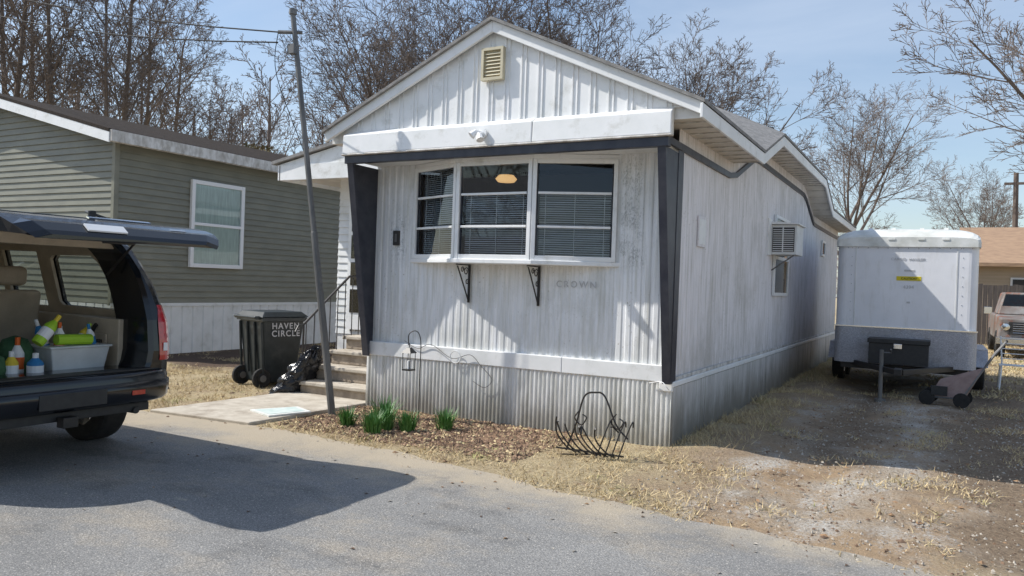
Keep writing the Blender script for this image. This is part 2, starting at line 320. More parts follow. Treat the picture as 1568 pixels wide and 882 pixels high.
# ------------------------------------------------------------ grass blades / mulch / gravel
def roadedge(x): return np.interp(x,ex,ey)
def blades(name,n,reg,h0,h1,w,matk,dens=None,flat=.6):
    x=rng.uniform(reg[0],reg[1],n); y=rng.uniform(reg[2],reg[3],n)
    keep=np.ones(n,bool)
    keep&= y>roadedge(x)+.0+rng.uniform(-.14,.1,n)
    keep&= ~((x>-3.92)&(x<.03)&(y>-.04)&(y<14))
    keep&= ~((x>-5.42)&(x<-3.88)&(y<1.5)); keep&=~(x<-10.6)
    nn=np.array([mnoise.noise(Vector((a*1.4,b_*1.4,0)))+.5*mnoise.noise(Vector((a*4,b_*4,5))) for a,b_ in zip(x,y)])
    keep&= nn>dens(x,y)+rng.normal(0,.12,n)
    x=x[keep];y=y[keep];n=len(x); th=rng.uniform(0,6.283,n); h=rng.uniform(h0,h1,n); ln=rng.uniform(0,flat,n)+.1; ph=rng.uniform(0,6.283,n)
    V=np.zeros((n*3,3)); dx=np.cos(th)*w;dy=np.sin(th)*w
    V[0::3]=np.c_[x-dx,y-dy,np.zeros(n)]; V[1::3]=np.c_[x+dx,y+dy,np.zeros(n)]
    V[2::3]=np.c_[x+np.cos(ph)*h*ln*2.4,y+np.sin(ph)*h*ln*2.4,h*np.clip(1-ln*.8,.2,1)+.01]
    me=bpy.data.meshes.new(name); me.from_pydata(V.tolist(),[],np.arange(n*3).reshape(-1,3).tolist()); me.materials.append(M[matk]); 
    ob=bpy.data.objects.new(name,me); S.collection.objects.link(ob); return ob
M['straw']=mk('straw',(.7,.57,.34),(.46,.35,.2),14,rough=.9,spots=(.24,.29,.09),sscale=2.0,scon=(.56,.68),spec=.1)
def dgrass(x,y):
    d=np.full_like(x,-.15)
    d=np.where((x>.95)&(y>-2.6),.38,d)
    d=np.where((x>2.0)&(x<2.5)&(y>-2.2)&(y<3),.12,d)
    d=np.where((x>3.7)&(y>-2.6),.15,d)
    d=np.where((x>.1)&(x<.95)&(y>-.3),.1,d)
    d=np.where((x>-3.9)&(x<-1.1)&(y>-1.5),.3,d)
    d=np.where((x<-5.3)&(y>1.2),.35,d)
    return d
blades('dry_grass',200000,(-10.5,9,-3.1,7),.02,.07,.005,'straw',dgrass,.9)
blades('dry_grass',60000,(.2,16,7,26),.03,.09,.014,'straw',lambda x,y:np.where((x<2.8),.3,-.1))
blades('tall_dry_grass',10000,(.03,.75,.1,14),.05,.16,.005,'straw',lambda x,y:np.full_like(x,-.05),.8)
def chips(name,n,reg,s0,s1,mats_,flat=.35,dens=lambda x,y:True):
    b_=MB()
    for i in range(n):
        x=random.uniform(reg[0],reg[1]);y=random.uniform(reg[2],reg[3])
        if y<roadedge(x)-.2*random.random() or not dens(x,y): continue
        s=s0+(s1-s0)*random.random()**2.5;t=random.uniform(0,6.28);a=(math.cos(t)*s,math.sin(t)*s);e=random.uniform(.3,.8);c=(-math.sin(t)*s*e,math.cos(t)*s*e);h=s*flat
        z=.004
        b_.add([(x+a[0],y+a[1],z),(x+c[0],y+c[1],z),(x-a[0],y-a[1],z+h*.4),(x-c[0],y-c[1],z),(x+a[0]*.2,y+c[1]*.2,z+h*1.6)],[(0,1,4),(1,2,4),(2,3,4),(3,0,4)],random.choice(mats_))
    return b_.make(name)
M['chip']=mk('mulch',(.4,.265,.175),(.23,.145,.095),30,rough=.95); M['chip2']=mk('mulch_dark',(.2,.125,.08),(.12,.08,.055),30,rough=.95)
M['peb']=mk('pebbles',(.5,.46,.4),(.34,.3,.25),18,rough=.9); M['leafd']=mk('dead_leaves',(.34,.21,.11),(.2,.12,.07),20,rough=.9)
chips('mulch',8000,(-3.85,-.9,-1.65,-.05),.008,.034,('chip','chip','chip2','chip2','straw'),.4)
chips('gravel',8000,(.3,4.6,-2.8,5.5),.004,.018,('peb','peb','chip2'),.6)
chips('dead_leaves',2600,(-9,6,-2.4,7),.012,.035,('leafd','chip2'),.3,lambda x,y: not(-5.4<x<.02 and y>-.04))
chips('road_grit',2000,(-6,4,-2.9,-2.0),.003,.010,('peb',),.6)
b_=MB()
for i in range(140):
    x=random.uniform(-5,3.5);y=-2.3-abs(random.gauss(0,1.2)); s=random.uniform(.008,.022);t=random.uniform(0,6.28)
    b_.add([(x+math.cos(t)*s,y+math.sin(t)*s,.006),(x-math.sin(t)*s*.6,y+math.cos(t)*s*.6,.012),(x-math.cos(t)*s,y-math.sin(t)*s,.007),(x+math.sin(t)*s*.6,y-math.cos(t)*s*.6,.014)],[(0,1,2,3)],random.choice(('leafd','chip2','peb')))
b_.make('road_litter')
# ------------------------------------------------------------ MOBILE HOME
H=empty('mobile_home'); W=3.85
def dz(y): return float(np.interp(y,[-1,2.3,3.6,8.2,9.5,16],[0,0,.45,.45,0,0]))
a=MB()
a.corr((-3.85,0),(1,0),.6,.8,3.02,(0,-1),.1,.007,'peel')
a.corr((-.643,0),(1,0),.643,.8,3.02,(0,-1),.1,.007,'peel')
a.corr((-3.25,0),(1,0),2.607,.8,1.81,(0,-1),.1,.007,'white')
a.make('front_wall',H)
a=MB()
a.corr((0,0),(0,1),14,.62,lambda q:3.24+dz(q),(1,0),.07,.010,'side',((0,0),(.2,0),(.5,1),(.7,1)))
a.corr((-3.85,14),(0,-1),14,.62,lambda q:3.24+dz(14-q),(-1,0),.07,.010,'side')
a.box(-3.85,0,13.98,14.02,0,3.22,'side'); a.make('side_wall',H)
a=MB()
a.corr((-3.9,-.035),(1,0),3.93,-.05,.66,(0,-1),.052,.013,'skirt',((0,0),(.3,0),(.5,1),(.8,1)))
y=0
while y<14:
    a.box(.012,.036+.01*random.random(),y+.01-.04*(y==0),min(y+1.2,14),-.05,.6,'skirtside'); y+=1.2
a.box(-3.9,-3.86,0,14,0,.62,'skirt')
a.make('skirt',H)
a=MB()
a.box(-3.87,-1.2,-.058,.0,.65,.82,'whiteclean'); a.box(-1.197,.03,-.056,.0,.648,.818,'whiteclean')
a.box(.014,.05,-.05,14,.605,.66,'whiteclean')
a.box(.014,.034,.1,14,.66,.7,'dirtywhite')
a.box(-.1,.04,-.064,.002,.56,.647,'whiteclean')
a.make('belt_trim',H,.008)
a=MB()
for x0,x1 in ((-3.875,-3.845),(.0,.03)):
    a.prism([(.0,.66),(-.1,.66),(-.5,2.97),(.0,2.97)],'x',x0,x1,'navy')
for x0,x1 in ((-3.9,-3.81),(-.05,.034)):
    a.hexa([(x0,-.125,.64),(x1,-.125,.64),(x1,-.09,.64),(x0,-.09,.64),(x0,-.53,2.97),(x1,-.53,2.97),(x1,-.49,2.97),(x0,-.49,2.97)],'navy')
a.box(-3.93,.06,-.54,-.46,2.965,3.06,'navy')
a.hexa([(.031,-.1,.64),(.036,-.1,.64),(.036,.05,.64),(.031,.05,.64),(.031,-.1,3.0),(.036,-.1,3.0),(.036,.08,3.0),(.031,.08,3.0)],'navy')
ys=[-.45]+[i*.35 for i in range(0,41)]
for p,q in zip(ys[:-1],ys[1:]):
    for xa,xb in ((.008,.04),(-3.89,-3.858)):
        a.hexa([(xa,p,3.01+dz(p)),(xb,p,3.01+dz(p)),(xb,q,3.01+dz(q)),(xa,q,3.01+dz(q)),(xa,p,3.08+dz(p)),(xb,p,3.08+dz(p)),(xb,q,3.08+dz(q)),(xa,q,3.08+dz(q))],'navy')
a.make('dark_trim',H,.006)
a=MB()
a.box(-3.84,-.01,-.46,.02,3.0,3.05,'whiteclean')
a.prism([(-.47,3.06),(-.565,3.075),(-.555,3.3),(-.47,3.35)],'x',-3.95,-1.402,'whiteclean')
a.prism([(-.47,3.062),(-.562,3.077),(-.552,3.298),(-.47,3.348)],'x',-1.398,.09,'whiteclean')
a.box(-3.96,.1,-.575,-.5,3.055,3.075,'dirtywhite')
a.make('front_fascia',H,.01)
a=MB()
rk=lambda x:4.40-.4575*abs(x+1.925)
a.prism([(-4.0,3.34),(.15,3.34),(.15,rk(.15)-.03),(-1.925,4.37),(-4.0,rk(-4.0)-.03)],'y',-.468,-.45,'whiteclean')
x=-3.8
while x<.1:
    for o,w in ((0,.014),(.06,.006)):
        a.box(x+o,x+o+w,-.48,-.4685,3.34,rk(x+o)-.08,'whiteclean')
    x+=.2
a.make('gable_panel',H)
a=MB()
for sgn in (-1,1):
    xe=-1.925+sgn*2.31
    P=[(-1.925,4.41),(xe,4.41-.4575*2.31),(xe,4.41-.4575*2.31-.12),(-1.925,4.29)]
    if sgn<0: P=P[::-1]
    a.prism(P,'y',-.56+.002*sgn,-.52+.002*sgn,'whiteclean')
a.make('rake_boards',H,.005)
a=MB()
def sweep(a,sec,ys,k,ks=None):
    n=len(sec); vs=[]
    for y in ys: vs+=[(p[0],y,p[1]+dz(y)) for p in sec]
    for i in range(len(ys)-1):
        for j in range(n):
            kk=ks[j] if ks else k
            a.add([vs[i*n+j],vs[i*n+(j+1)%n],vs[(i+1)*n+(j+1)%n],vs[(i+1)*n+j]],[(0,1,2,3)],kk)
    a.add([vs[j] for j in range(n)],[tuple(range(n))],k); a.add(vs[-n:],[tuple(range(n))[::-1]],k)
st=[-.44,2.3,2.6,3.3,3.6,5,8.2,8.5,9.2,9.5,12,14.3]
sweep(a,[(.37,3.23),(.37,3.35),(-1.925,4.39),(-4.22,3.35),(-4.22,3.23)],st,'whiteclean',['dirtywhite','whiteclean','whiteclean','dirtywhite','soffit'])
a.make('roof_body',H)
a=MB()
st2=[-.6]+st[1:-1]+[14.4]
sweep(a,[(.41,3.34),(.41,3.375),(-1.925,4.445),(-4.26,3.375),(-4.26,3.34),(-1.925,4.41)],st2,'shingle')
a.make('roof_covering',H)
a=MB()
for p,q in zip(st2[:-1],st2[1:]):
    a.hexa([(.372,p,3.2+dz(p)),(.40,p,3.2+dz(p)),(.40,q,3.2+dz(q)),(.372,q,3.2+dz(q)),(.372,p,3.335+dz(p)),(.40,p,3.335+dz(p)),(.40,q,3.335+dz(q)),(.372,q,3.335+dz(q))],'whiteclean')
yy=-.3
while yy<14: a.box(.03,.37,yy,yy+.012,3.215+dz(yy),3.228+min(dz(yy),dz(yy+.012)),'dirtywhite'); yy+=.28
a.make('eave_trim',H,.006)
a=MB(); a.box(-2.05,-1.8,-.5,-.483,3.8,4.12,'beige')
for i in range(7): a.hexa([(-2.02,-.53,3.83+i*.038),(-1.83,-.53,3.83+i*.038),(-1.83,-.505,3.855+i*.038),(-2.02,-.505,3.855+i*.038),(-2.02,-.527,3.836+i*.038),(-1.83,-.527,3.836+i*.038),(-1.83,-.502,3.861+i*.038),(-2.02,-.502,3.861+i*.038)],'beige')
for q in ((-2.06,-2.03,3.78,4.13),(-1.82,-1.79,3.78,4.13),(-2.03,-1.82,4.1,4.13),(-2.03,-1.82,3.78,3.81)): a.box(q[0],q[1],-.54,-.482,q[2],q[3],'beige')
a.make('gable_vent',H)
a=MB(); a.lathe([(.001,-.03),(.05,-.03),(.05,0)],(-1.98,-.57,3.2),'y','whiteclean',12)
a.tube([(-1.98,-.58,3.2),(-1.98,-.66,3.17),(-1.95,-.68,3.11)],[.02,.03,.045],'whiteclean',10); a.tube([(-1.98,-.58,3.2),(-2.03,-.66,3.2),(-2.06,-.69,3.16)],[.02,.03,.045],'whiteclean',10); a.make('flood_light',H)
# bay window
B=[(-3.25,.0),(-2.46,-.3),(-1.5,-.3),(-.643,.0)]
a=MB()
a.prism([(-3.32,.0),(-2.49,-.35),(-1.47,-.35),(-.57,.0)],'z',1.81,1.86,'whiteclean')
a.prism([(-3.3,.01),(-2.48,-.34),(-1.48,-.34),(-.6,.01)],'z',2.945,2.998,'whiteclean')
a.make('bay_sill',H,.008)
fr=MB(); gl=MB(); bl=MB()
for wi in range(3):
    A=Vector(B[wi]);C=Vector(B[wi+1]); L=(C-A).length; u=(C-A)/L
    P=lambda t: tuple(A+u*t)
    z0,z1=1.86,2.945
    fr.obox(P(0.0),P(.045),z0,z1,-.03,.035,'whiteclean'); fr.obox(P(L-.045),P(L),z0,z1,-.03,.035,'whiteclean')
    fr.obox(P(.045),P(L-.045),z0,z0+.05,-.03,.03,'whiteclean'); fr.obox(P(.045),P(L-.045),z1-.045,z1,-.03,.03,'whiteclean')
    for t0,t1 in ((.052,.062),(L-.062,L-.052)): fr.obox(P(t0),P(t1),z0+.05,z1-.045,-.028,.012,'navy')
    for f in (1/3,2/3):
        z=z0+(z1-z0)*f; fr.obox(P(.063),P(L-.063),z-.013,z+.013,-.02,.024,'whiteclean')
    n=Vector((u.y,-u.x))
    a0=A+u*.05;a1=C-u*.05
    for i in range(3):
        za=z0+.05+(z1-z0-.05)*i/3; zb=z0+(z1-z0)*(i+1)/3
        tl=random.uniform(-.016,.016)
        gl.add([(a0.x,a0.y,za),(a1.x,a1.y,za),(a1.x+n.x*tl,a1.y+n.y*tl,zb),(a0.x+n.x*tl,a0.y+n.y*tl,zb)],[(0,1,2,3)],'glass')
    top=z1-.05 if wi==0 else z1-.37
    z=z0+.05; i0=A+u*.07-n*.07; i1=C-u*.07-n*.07
    while z<top:
        sg=random.uniform(-.003,.003)
        bl.add([(i0.x,i0.y,z+sg),(i1.x,i1.y,z-sg),(i1.x-n.x*.018,i1.y-n.y*.018,z+.013),(i0.x-n.x*.018,i0.y-n.y*.018,z+.013)],[(0,1,2,3)],'blind'); z+=.024
    for t in (.15,.5,.85):
        q=A+u*(L*t)-n*.068; bl.box(q.x-.003,q.x+.003,q.y-.003,q.y+.003,z0+.05,top,'blind')
fr.make('bay_window_frames',H,.004); gl.make('bay_window_glass',H); bl.make('window_blinds',H)
a=MB(); a.box(-3.8,-.05,1.2,1.25,.8,3,'dark'); a.box(-3.8,-.05,.03,1.2,.78,.82,'dark'); a.make('interior',H)
a=MB(); a.lathe([(.001,.05),(.09,.045),(.13,0),(.10,-.035),(.001,-.045)],(-2.2,.35,2.84),'z','glow',20); a.make('ceiling_lamp',H,smooth=True)
a=MB()
for x in (-2.44,-1.53):
    a.box(x-.012,x+.012,-.03,-.012,1.36,1.8,'iron'); a.box(x-.012,x+.012,-.3,-.03,1.79,1.804,'iron')
    a.tube([(x,-.02,1.37),(x,-.1,1.5),(x,-.28,1.78)],.009,'iron')
    for k,(cy,cz,r) in enumerate(((-.09,1.72,.05),(-.06,1.6,.035),(-.17,1.74,.035))):
        a.tube([(x,cy+r*math.cos(t)*(1-t/12),cz+r*math.sin(t)*(1-t/12)) for t in [i*.5 for i in range(16)]],.006,'iron',5)
a.make('shelf_bracket',H)
text('nameplate','CROWN',.1,(-1.08,-.016,1.58),(R(90),0,0),'textfaint',H,1.4,.001)
a=MB(); a.box(-3.56,-3.47,-.03,-.004,2.02,2.2,'dark'); a.box(-3.53,-3.5,-.035,-.028,2.06,2.16,'galv'); a.make('outlet_box',H)
pts=[(-3.3,-.07,.86),(-3.1,-.075,.78),(-2.9,-.08,.84),(-2.6,-.085,.7),(-2.35,-.09,.76),(-2.2,-.085,.64),(-2.05,-.085,.5),(-2.15,-.085,.4),(-2.3,-.085,.46)]
a=MB(); a.tube(smoothp(pts),.004,'galv',5); a.tube([(-2.55+.07*math.cos(t),-.09,.72+.07*math.sin(t)) for t in [i*.4 for i in range(17)]],.006,'whiteclean',5)
a.tube(smoothp([(.02,-.1,.58),(.0,-.14,.62),(-.06,-.12,.66),(-.2,-.07,.63)]),.005,'text',5); a.make('cable',H)
a=MB(); a.box(.013,.03,.74,1.05,2.08,2.42,'side'); a.box(.029,.034,.77,1.02,2.11,2.39,'whiteclean'); a.make('access_panel',H,.004)
a=MB()
def swin(y0,y1,z0,z1,k='glass'):
    a.box(.013,.05,y0,y0+.05,z0,z1,'whiteclean');a.box(.013,.05,y1-.05,y1,z0,z1,'whiteclean');a.box(.013,.048,y0+.05,y1-.05,z0,z0+.05,'whiteclean');a.box(.013,.048,y0+.05,y1-.05,z1-.05,z1,'whiteclean')
    a.box(.018,.022,y0+.05,y1-.05,z0+.05,z1-.05,'dark'); a.add([(.035,y0+.05,z0+.05),(.035,y1-.05,z0+.05),(.035,y1-.05,z1-.05),(.035,y0+.05,z1-.05)],[(0,1,2,3)],k)
swin(5.2,6.5,1.55,2.85); a.box(.022,.05,5.25,6.45,2.14,2.19,'whiteclean'); swin(10.8,11.3,2.45,2.8); a.make('side_window',H)
a=MB(); a.box(.0,.4,4.95,5.6,2.2,2.66,'ltgrey'); a.box(.04,.37,4.942,4.949,2.24,2.62,'dark')
for i in range(11): a.box(.05,.36,4.93,4.94,2.25+i*.033,2.262+i*.033,'ltgrey')
a.box(.19,.21,4.925,4.93,2.22,2.64,'ltgrey'); a.box(-.0,.03,4.7,4.95,2.18,2.75,'whiteclean')
a.hexa([(.0,4.9,2.67),(.44,4.9,2.665),(.44,5.65,2.665),(.0,5.65,2.67),(.0,4.9,2.72),(.44,4.9,2.68),(.44,5.65,2.68),(.0,5.65,2.72)],'whiteclean')
a.tube([(.03,5.0,1.95),(.36,5.0,2.19)],.012,'galv'); a.make('air_conditioner',H,.006)
a=MB(); a.tube([(-.33,6,3.9),(-.33,6,4.34)],.09,'plasticblk',12); a.tube([(-.33,6,4.34),(-.33,6,4.40)],.14,'plasticblk',12); a.tube([(-.9,7,4.2),(-.9,7,4.75)],.04,'galv',8); a.make('roof_vent',H)
a=MB()
a.box(-6.2,-3.87,2.0,8,0,3.2,'ltgrey')
for i in range(22): a.prism([(2.0,.7+i*.114),(1.982,.7+i*.114),(2.0,.81+i*.114)],'x',-6.21,-3.87,'ltgrey')
a.box(-6.95,-3.9,1.45,8,3.18,3.22,'soffit'); a.box(-6.97,-4.27,1.40,1.45,3.12,3.36,'whiteclean'); a.box(-7.0,-6.95,1.40,8,3.12,3.36,'whiteclean')
a.prism([(-7.05,3.362),(-4.1,3.95),(-4.1,3.362)],'y',1.42,1.46,'whiteclean'); a.prism([(-7.1,3.37),(-4.1,3.97),(-4.1,4.02),(-7.1,3.42)],'y',1.35,8,'shingle')
a.make('entry_addition',H)
a=MB(); a.box(-5.95,-5.1,1.93,1.975,.78,2.85,'whiteclean'); 
for r in range(4):
    for c in range(2): a.box(-5.88+c*.37,-5.56+c*.37,1.92,1.929,1.05+r*.43,1.42+r*.43,'dark'); a.box(-5.87+c*.37,-5.57+c*.37,1.915,1.919,1.06+r*.43,1.41+r*.43,'glass')
a.make('entry_door',H)
a=MB()
for i in range(4): a.box(-5.15,-3.92,.12+i*.3,1.35 if i<3 else 1.98,i*.19 if i else -.05,(i+1)*.19-.05,'stone'); a.box(-5.19,-3.91,.08+i*.3,.5+i*.3 if i<3 else 1.99,(i+1)*.19-.05,(i+1)*.19,'concrete')
a.make('entry_steps',H,.012)
a=MB()
rp=[(-5.15,.15,.95),(-5.15,1.05,1.62),(-5.15,1.95,1.62)]
a.tube(rp,.018,'iron'); 
for i in range(12):
    y=.2+i*.155; zt=float(np.interp(y,[.15,1.05,2],[.95,1.62,1.62])); zb=.19*min(4,1+int(max(0,y-.12)/.3)); a.tube([(-5.15,y,zb-.01),(-5.15,y,zt)],.008,'iron',5)
a.tube([(-5.15,.15,.0),(-5.15,.15,.95),(-5.15,.05,.93),(-5.15,.0,.85)],.015,'iron')
for i in range(7): a.tube([(-5.15-.12*i,1.95,.75),(-5.15-.12*i,1.95,1.62)],.008,'iron',5)
a.tube([(-5.15,1.95,1.62),(-5.95,1.95,1.62)],.015,'iron')
a.tube([(-3.98,.15,0),(-3.98,.15,.95),(-3.98,1.0,1.6)],.015,'iron')
a.make('hand_railing',H)
# ------------------------------------------------------------ OLIVE HOUSE
G=empty('olive_mobile_home')
x0,x1,y0,y1=-18.9,-10.7,1.1,22
a=MB(); a.box(x0,x1-.01,y0+.01,y1,.95,3.93,'olive'); a.prism([(x0,3.93),(x1-.01,3.93),(-14.8,4.95)],'y',y0+.01,y1,'olive')
z=.98
while z<3.9:
    a.add([(x1+.018,y0-.01,z),(x1+.018,y1,z),(x1-.006,y1,z+.12),(x1-.006,y0-.01,z+.12),(x1-.006,y0-.01,z),(x1-.006,y1,z)],[(0,1,2,3),(5,1,0,4)],'olive')
    z+=.12
z=.98
while z<4.85:
    xa=x0 if z<3.9 else -14.8-(4.97-z)*4; xb=x1 if z<3.9 else -14.8+(4.97-z)*4
    a.add([(xa,y0-.018,z),(xb,y0-.018,z),(xb,y0+.006,z+.12),(xa,y0+.006,z+.12),(xa,y0+.006,z),(xb,y0+.006,z)],[(0,1,2,3),(5,1,0,4)],'olive')
    z+=.12
a.make('siding',G)
a=MB(); a.box(x1-.06,x1+.03,y0-.03,y0+.06,.95,3.95,'olive'); a.make('corner_post',G,.005)
a=MB(); a.corr((x1+.0,y0),(0,1),20.9,0,.97,(1,0),.25,.02,'ltgrey',((0,0),(.08,1),(.9,1),(.98,0))); a.corr((x0,y0),(1,0),8.2,0,.97,(0,-1),.25,.02,'ltgrey',((0,0),(.08,1),(.9,1),(.98,0))); a.box(x1-.005,x1+.035,y0-.03,y1,.93,.99,'ltgrey'); a.make('skirt',G)
a=MB()
for sgn in (1,-1):
    xe=-14.8+sgn*4.4
    P=[(-14.8,5.1),(xe,4.0),(xe,4.06),(-14.8,5.16)]
    a.prism(P if sgn<0 else P[::-1],'y',y0-.35,y1+.3,'shingled')
    P=[(-14.8,5.1),(xe,4.0),(xe,3.82),(-14.8,4.92)]
    a.prism(P if sgn>0 else P[::-1],'y',y0-.345,y0-.31,'whiteclean')
a.prism([(x1,3.93),(x1+.3,3.83),(x1+.3,4.0),(x1,4.08)],'y',y0-.3,y1+.29,'dirtywhite')
a.box(x1+.301,x1+.36,y0-.33,y1+.3,3.84,4.04,'dirtywhite')
a.make('roof',G)
a=MB(); X=x1+.01
for q in ((2.7,2.78,1.7,3.44),(3.95,4.03,1.7,3.44),(2.78,3.95,1.7,1.78),(2.78,3.95,3.36,3.44),(2.78,3.95,2.54,2.6)): a.box(X,X+.07,q[0],q[1],q[2],q[3],'text')
a.box(X,X+.012,2.78,3.95,1.78,3.36,'curtain'); a.add([(X+.04,2.78,1.78),(X+.04,3.95,1.78),(X+.04,3.95,3.36),(X+.04,2.78,3.36)],[(0,1,2,3)],'glass')
a.make('window',G,.006)
a=MB(); a.tube([(-11.2,8.2,4.0),(-11.2,8.2,5.35)],.13,'galv',12); a.tube([(-11.2,8.2,5.35),(-11.2,8.2,5.5)],.2,'galv',12); a.make('flue_pipe',G)
# ------------------------------------------------------------ UTILITY POLE + wires
U_=empty('utility_pole')
bx,by=-3.78,-.78; tx,ty=-4.32,-1.08
a=MB(); P=lambda f:(bx+(tx-bx)*f,by+(ty-by)*f,4.7*f)
a.tube([P(0),P(.45),P(.451),P(1)],[.043,.040,.033,.03],'galv',10)
q=P(.94); a.tube([(q[0]-.16,q[1]-.1,q[2]),(q[0]+.07,q[1]+.05,q[2]+.01)],.022,'galv',6)
a.tube([P(.985),tuple(np.array(P(.985))+[0,0,.06])],.045,'galv',8); a.box(q[0]-.05,q[0]+.05,q[1]-.06,q[1]+.03,q[2]-.25,q[2]-.14,'galv'); a.make('mast',U_)
a=MB(); c=(q[0]-.16,q[1]-.1,q[2])
def wire(p0,p1,sag,r=.008):
    return [(p0[0]+(p1[0]-p0[0])*t,p0[1]+(p1[1]-p0[1])*t,p0[2]+(p1[2]-p0[2])*t-sag*4*t*(1-t)) for t in [i/16 for i in range(17)]]
a.tube(wire(c,(-26,3,11.2),.5),.009,'rubber',4); a.tube(wire((c[0],c[1],c[2]-.12),(-26,3.2,10.6),.6),.009,'rubber',4)
a.tube(smoothp([c,(c[0]+.02,c[1]-.02,3.9),P(.62),P(.5)]),.006,'rubber',4)
a.make('wires',U_)
# ------------------------------------------------------------ WHEELIE BIN
T=empty('trash_bin',(-6.15,.55,0),R(76.3))
a=MB()
a.hexa([(-.25,-.27,.06),(.25,-.27,.06),(.25,.27,.06),(-.25,.27,.06),(-.33,-.34,.98),(.33,-.34,.98),(.33,.34,.98),(-.33,.34,.98)],'binplastic')
a.make('body',T,.03,3)
a=MB(); a.box(-.36,.36,-.37,.37,.94,1.0,'binplastic'); a.hexa([(-.38,-.38,1.005),(.38,-.38,1.005),(.38,.38,1.005),(-.38,.38,1.005),(-.3,-.3,1.08),(.3,-.3,1.08),(.3,.3,1.08),(-.3,.3,1.08)],'binplastic'); a.tube([(-.43,-.3,1.0),(-.43,.3,1.0)],.022,'binplastic'); a.box(-.43,-.36,-.3,-.26,.97,1.02,'binplastic');a.box(-.43,-.36,.26,.3,.97,1.02,'binplastic')
for yy in (-.3,-.1,.1,.3): a.hexa([(-.31,yy-.012,.2),(-.27,yy-.012,.2),(-.27,yy+.012,.2),(-.31,yy+.012,.2),(-.355,yy-.012,.93),(-.32,yy-.012,.93),(-.32,yy+.012,.93),(-.355,yy+.012,.93)],'binplastic')
a.make('lid',T,.012)
a=MB()
for y in (-.28,.28): a.lathe([(.001,-.04),(.06,-.045),(.075,-.02),(.12,-.03),(.14,-.02),(.14,.02),(.12,.03),(.001,.035)],(-.3,y,.14),'y','rubber',20)
for y in (-.28,.28): a.lathe([(.001,-.048),(.05,-.047)],(-.3,y,.14),'y','galv',12)
a.make('wheels',T)
text('lettering','HAVEN\nCIRCLE',.12,(.02,-.345,.84),(R(90-4.3),0,0),'textgrey',T,1.2,.002)
a=MB(); nu,nv=40,26; vs=[]
for j in range(nv):
    f=j/(nv-1)
    for i in range(nu):
        t=2*math.pi*i/nu
        w=(.30*(1-f)**.6+.03); x=w*.75*math.cos(t)+.34*f; y=w*1.05*math.sin(t)+.08*f; z=.62*f
        q=Vector((math.cos(t)*1.4,math.sin(t)*1.4,f*2.2)); n_=abs(mnoise.noise(q*2.1))*.32+abs(mnoise.noise(q*5))*.14
        x+=math.cos(t)*(n_-.12)*.5*(1-.5*f); y+=math.sin(t)*(n_-.12)*.5*(1-.5*f); z=max(0,z+.12*mnoise.noise(q*3)*f)
        vs.append((x,y,z))
a.add(vs,[(j*nu+i,j*nu+(i+1)%nu,(j+1)*nu+(i+1)%nu,(j+1)*nu+i) for j in range(nv-1) for i in range(nu)]+[tuple(range((nv-1)*nu,nv*nu))],'bag')
a.make('garbage_bag',None,smooth=True,loc=(-5.40,.22,0))
# ------------------------------------------------------------ plants
for i,(px,py,s) in enumerate(((-2.72,-1.35,1),(-2.92,-.9,1.25),(-3.2,-1.2,.85),(-2.5,-1.05,.9),(-2.25,-.72,1),(-2.75,-1.1,1.05))):
    a=MB()
    for k in range(150):
        t=random.uniform(0,6.28);r=random.uniform(0,.09)*s;h=random.uniform(.12,.27)*s;l=random.uniform(.02,.15)*s;w=.0055
        x=px+r*math.cos(t);y=py+r*math.sin(t);t2=t+random.uniform(-.6,.6);cx,cy=math.cos(t2),math.sin(t2)
        a.add([(x-cy*w,y+cx*w,0),(x+cy*w,y-cx*w,0),(x+cx*l*.4+cy*w,y+cy*l*.4-cx*w,h*.6),(x+cx*l*.4-cy*w,y+cy*l*.4+cx*w,h*.6),(x+cx*l,y+cy*l,h)],[(0,1,2,3),(3,2,4)],'green')
    a.make('daffodil_clump')
E=empty('shepherd_hook_lantern')
a=MB(); hx,hy=-2.77,-.48
a.tube(smoothp([(hx,hy,0),(hx,hy,.5),(hx,hy,.9),(hx-.05,hy-.02,1.02),(hx-.13,hy-.05,.98),(hx-.13,hy-.05,.86)]),.006,'iron',6); a.make('hook',E)
a=MB(); lx,ly=hx-.12,hy-.05
a.box(lx-.055,lx+.055,ly-.055,ly+.055,.57,.585,'iron'); a.hexa([(lx-.065,ly-.065,.77),(lx+.065,ly-.065,.77),(lx+.065,ly+.065,.77),(lx-.065,ly+.065,.77),(lx-.02,ly-.02,.83),(lx+.02,ly-.02,.83),(lx+.02,ly+.02,.83),(lx-.02,ly+.02,.83)],'iron')
for sx_ in (-.05,.05):
    for sy in (-.05,.05): a.tube([(lx+sx_,ly+sy,.58),(lx+sx_,ly+sy,.78)],.005,'iron',5)
a.tube([(lx,ly,.59),(lx,ly,.68)],.022,'text',10); a.tube([(lx,ly,.82),(lx,ly,.88)],.005,'iron',5); a.make('lantern',E)
a=MB(); cx,cy=-.42,-.92
a.tube(smoothp([(cx-.3,cy,.02),(cx-.2,cy,.3),(cx-.13,cy,.55),(cx-.02,cy,.6),(cx+.08,cy,.57),(cx+.2,cy,.32),(cx+.32,cy,.2)]),.009,'iron',6)
for cxx in (-.17,.2): a.tube(smoothp([(cx+cxx,cy,.42),(cx+cxx-.05,cy,.34),(cx+cxx+.02,cy,.28),(cx+cxx+.07,cy,.35),(cx+cxx+.03,cy,.38)]),.007,'iron',5)
for i in range(7):
    x=cx-.32+i*.065+random.uniform(-.02,.02); t=random.uniform(-.04,.04); a.tube(smoothp([(x-.03+t,cy-.2,.34-.015*i+t),(x-.05+t,cy-.17,.3),(x-.02,cy-.14,.19),(x+.06,cy-.1,.08),(x+.13,cy-.02,.015)]),.008,'iron',5)
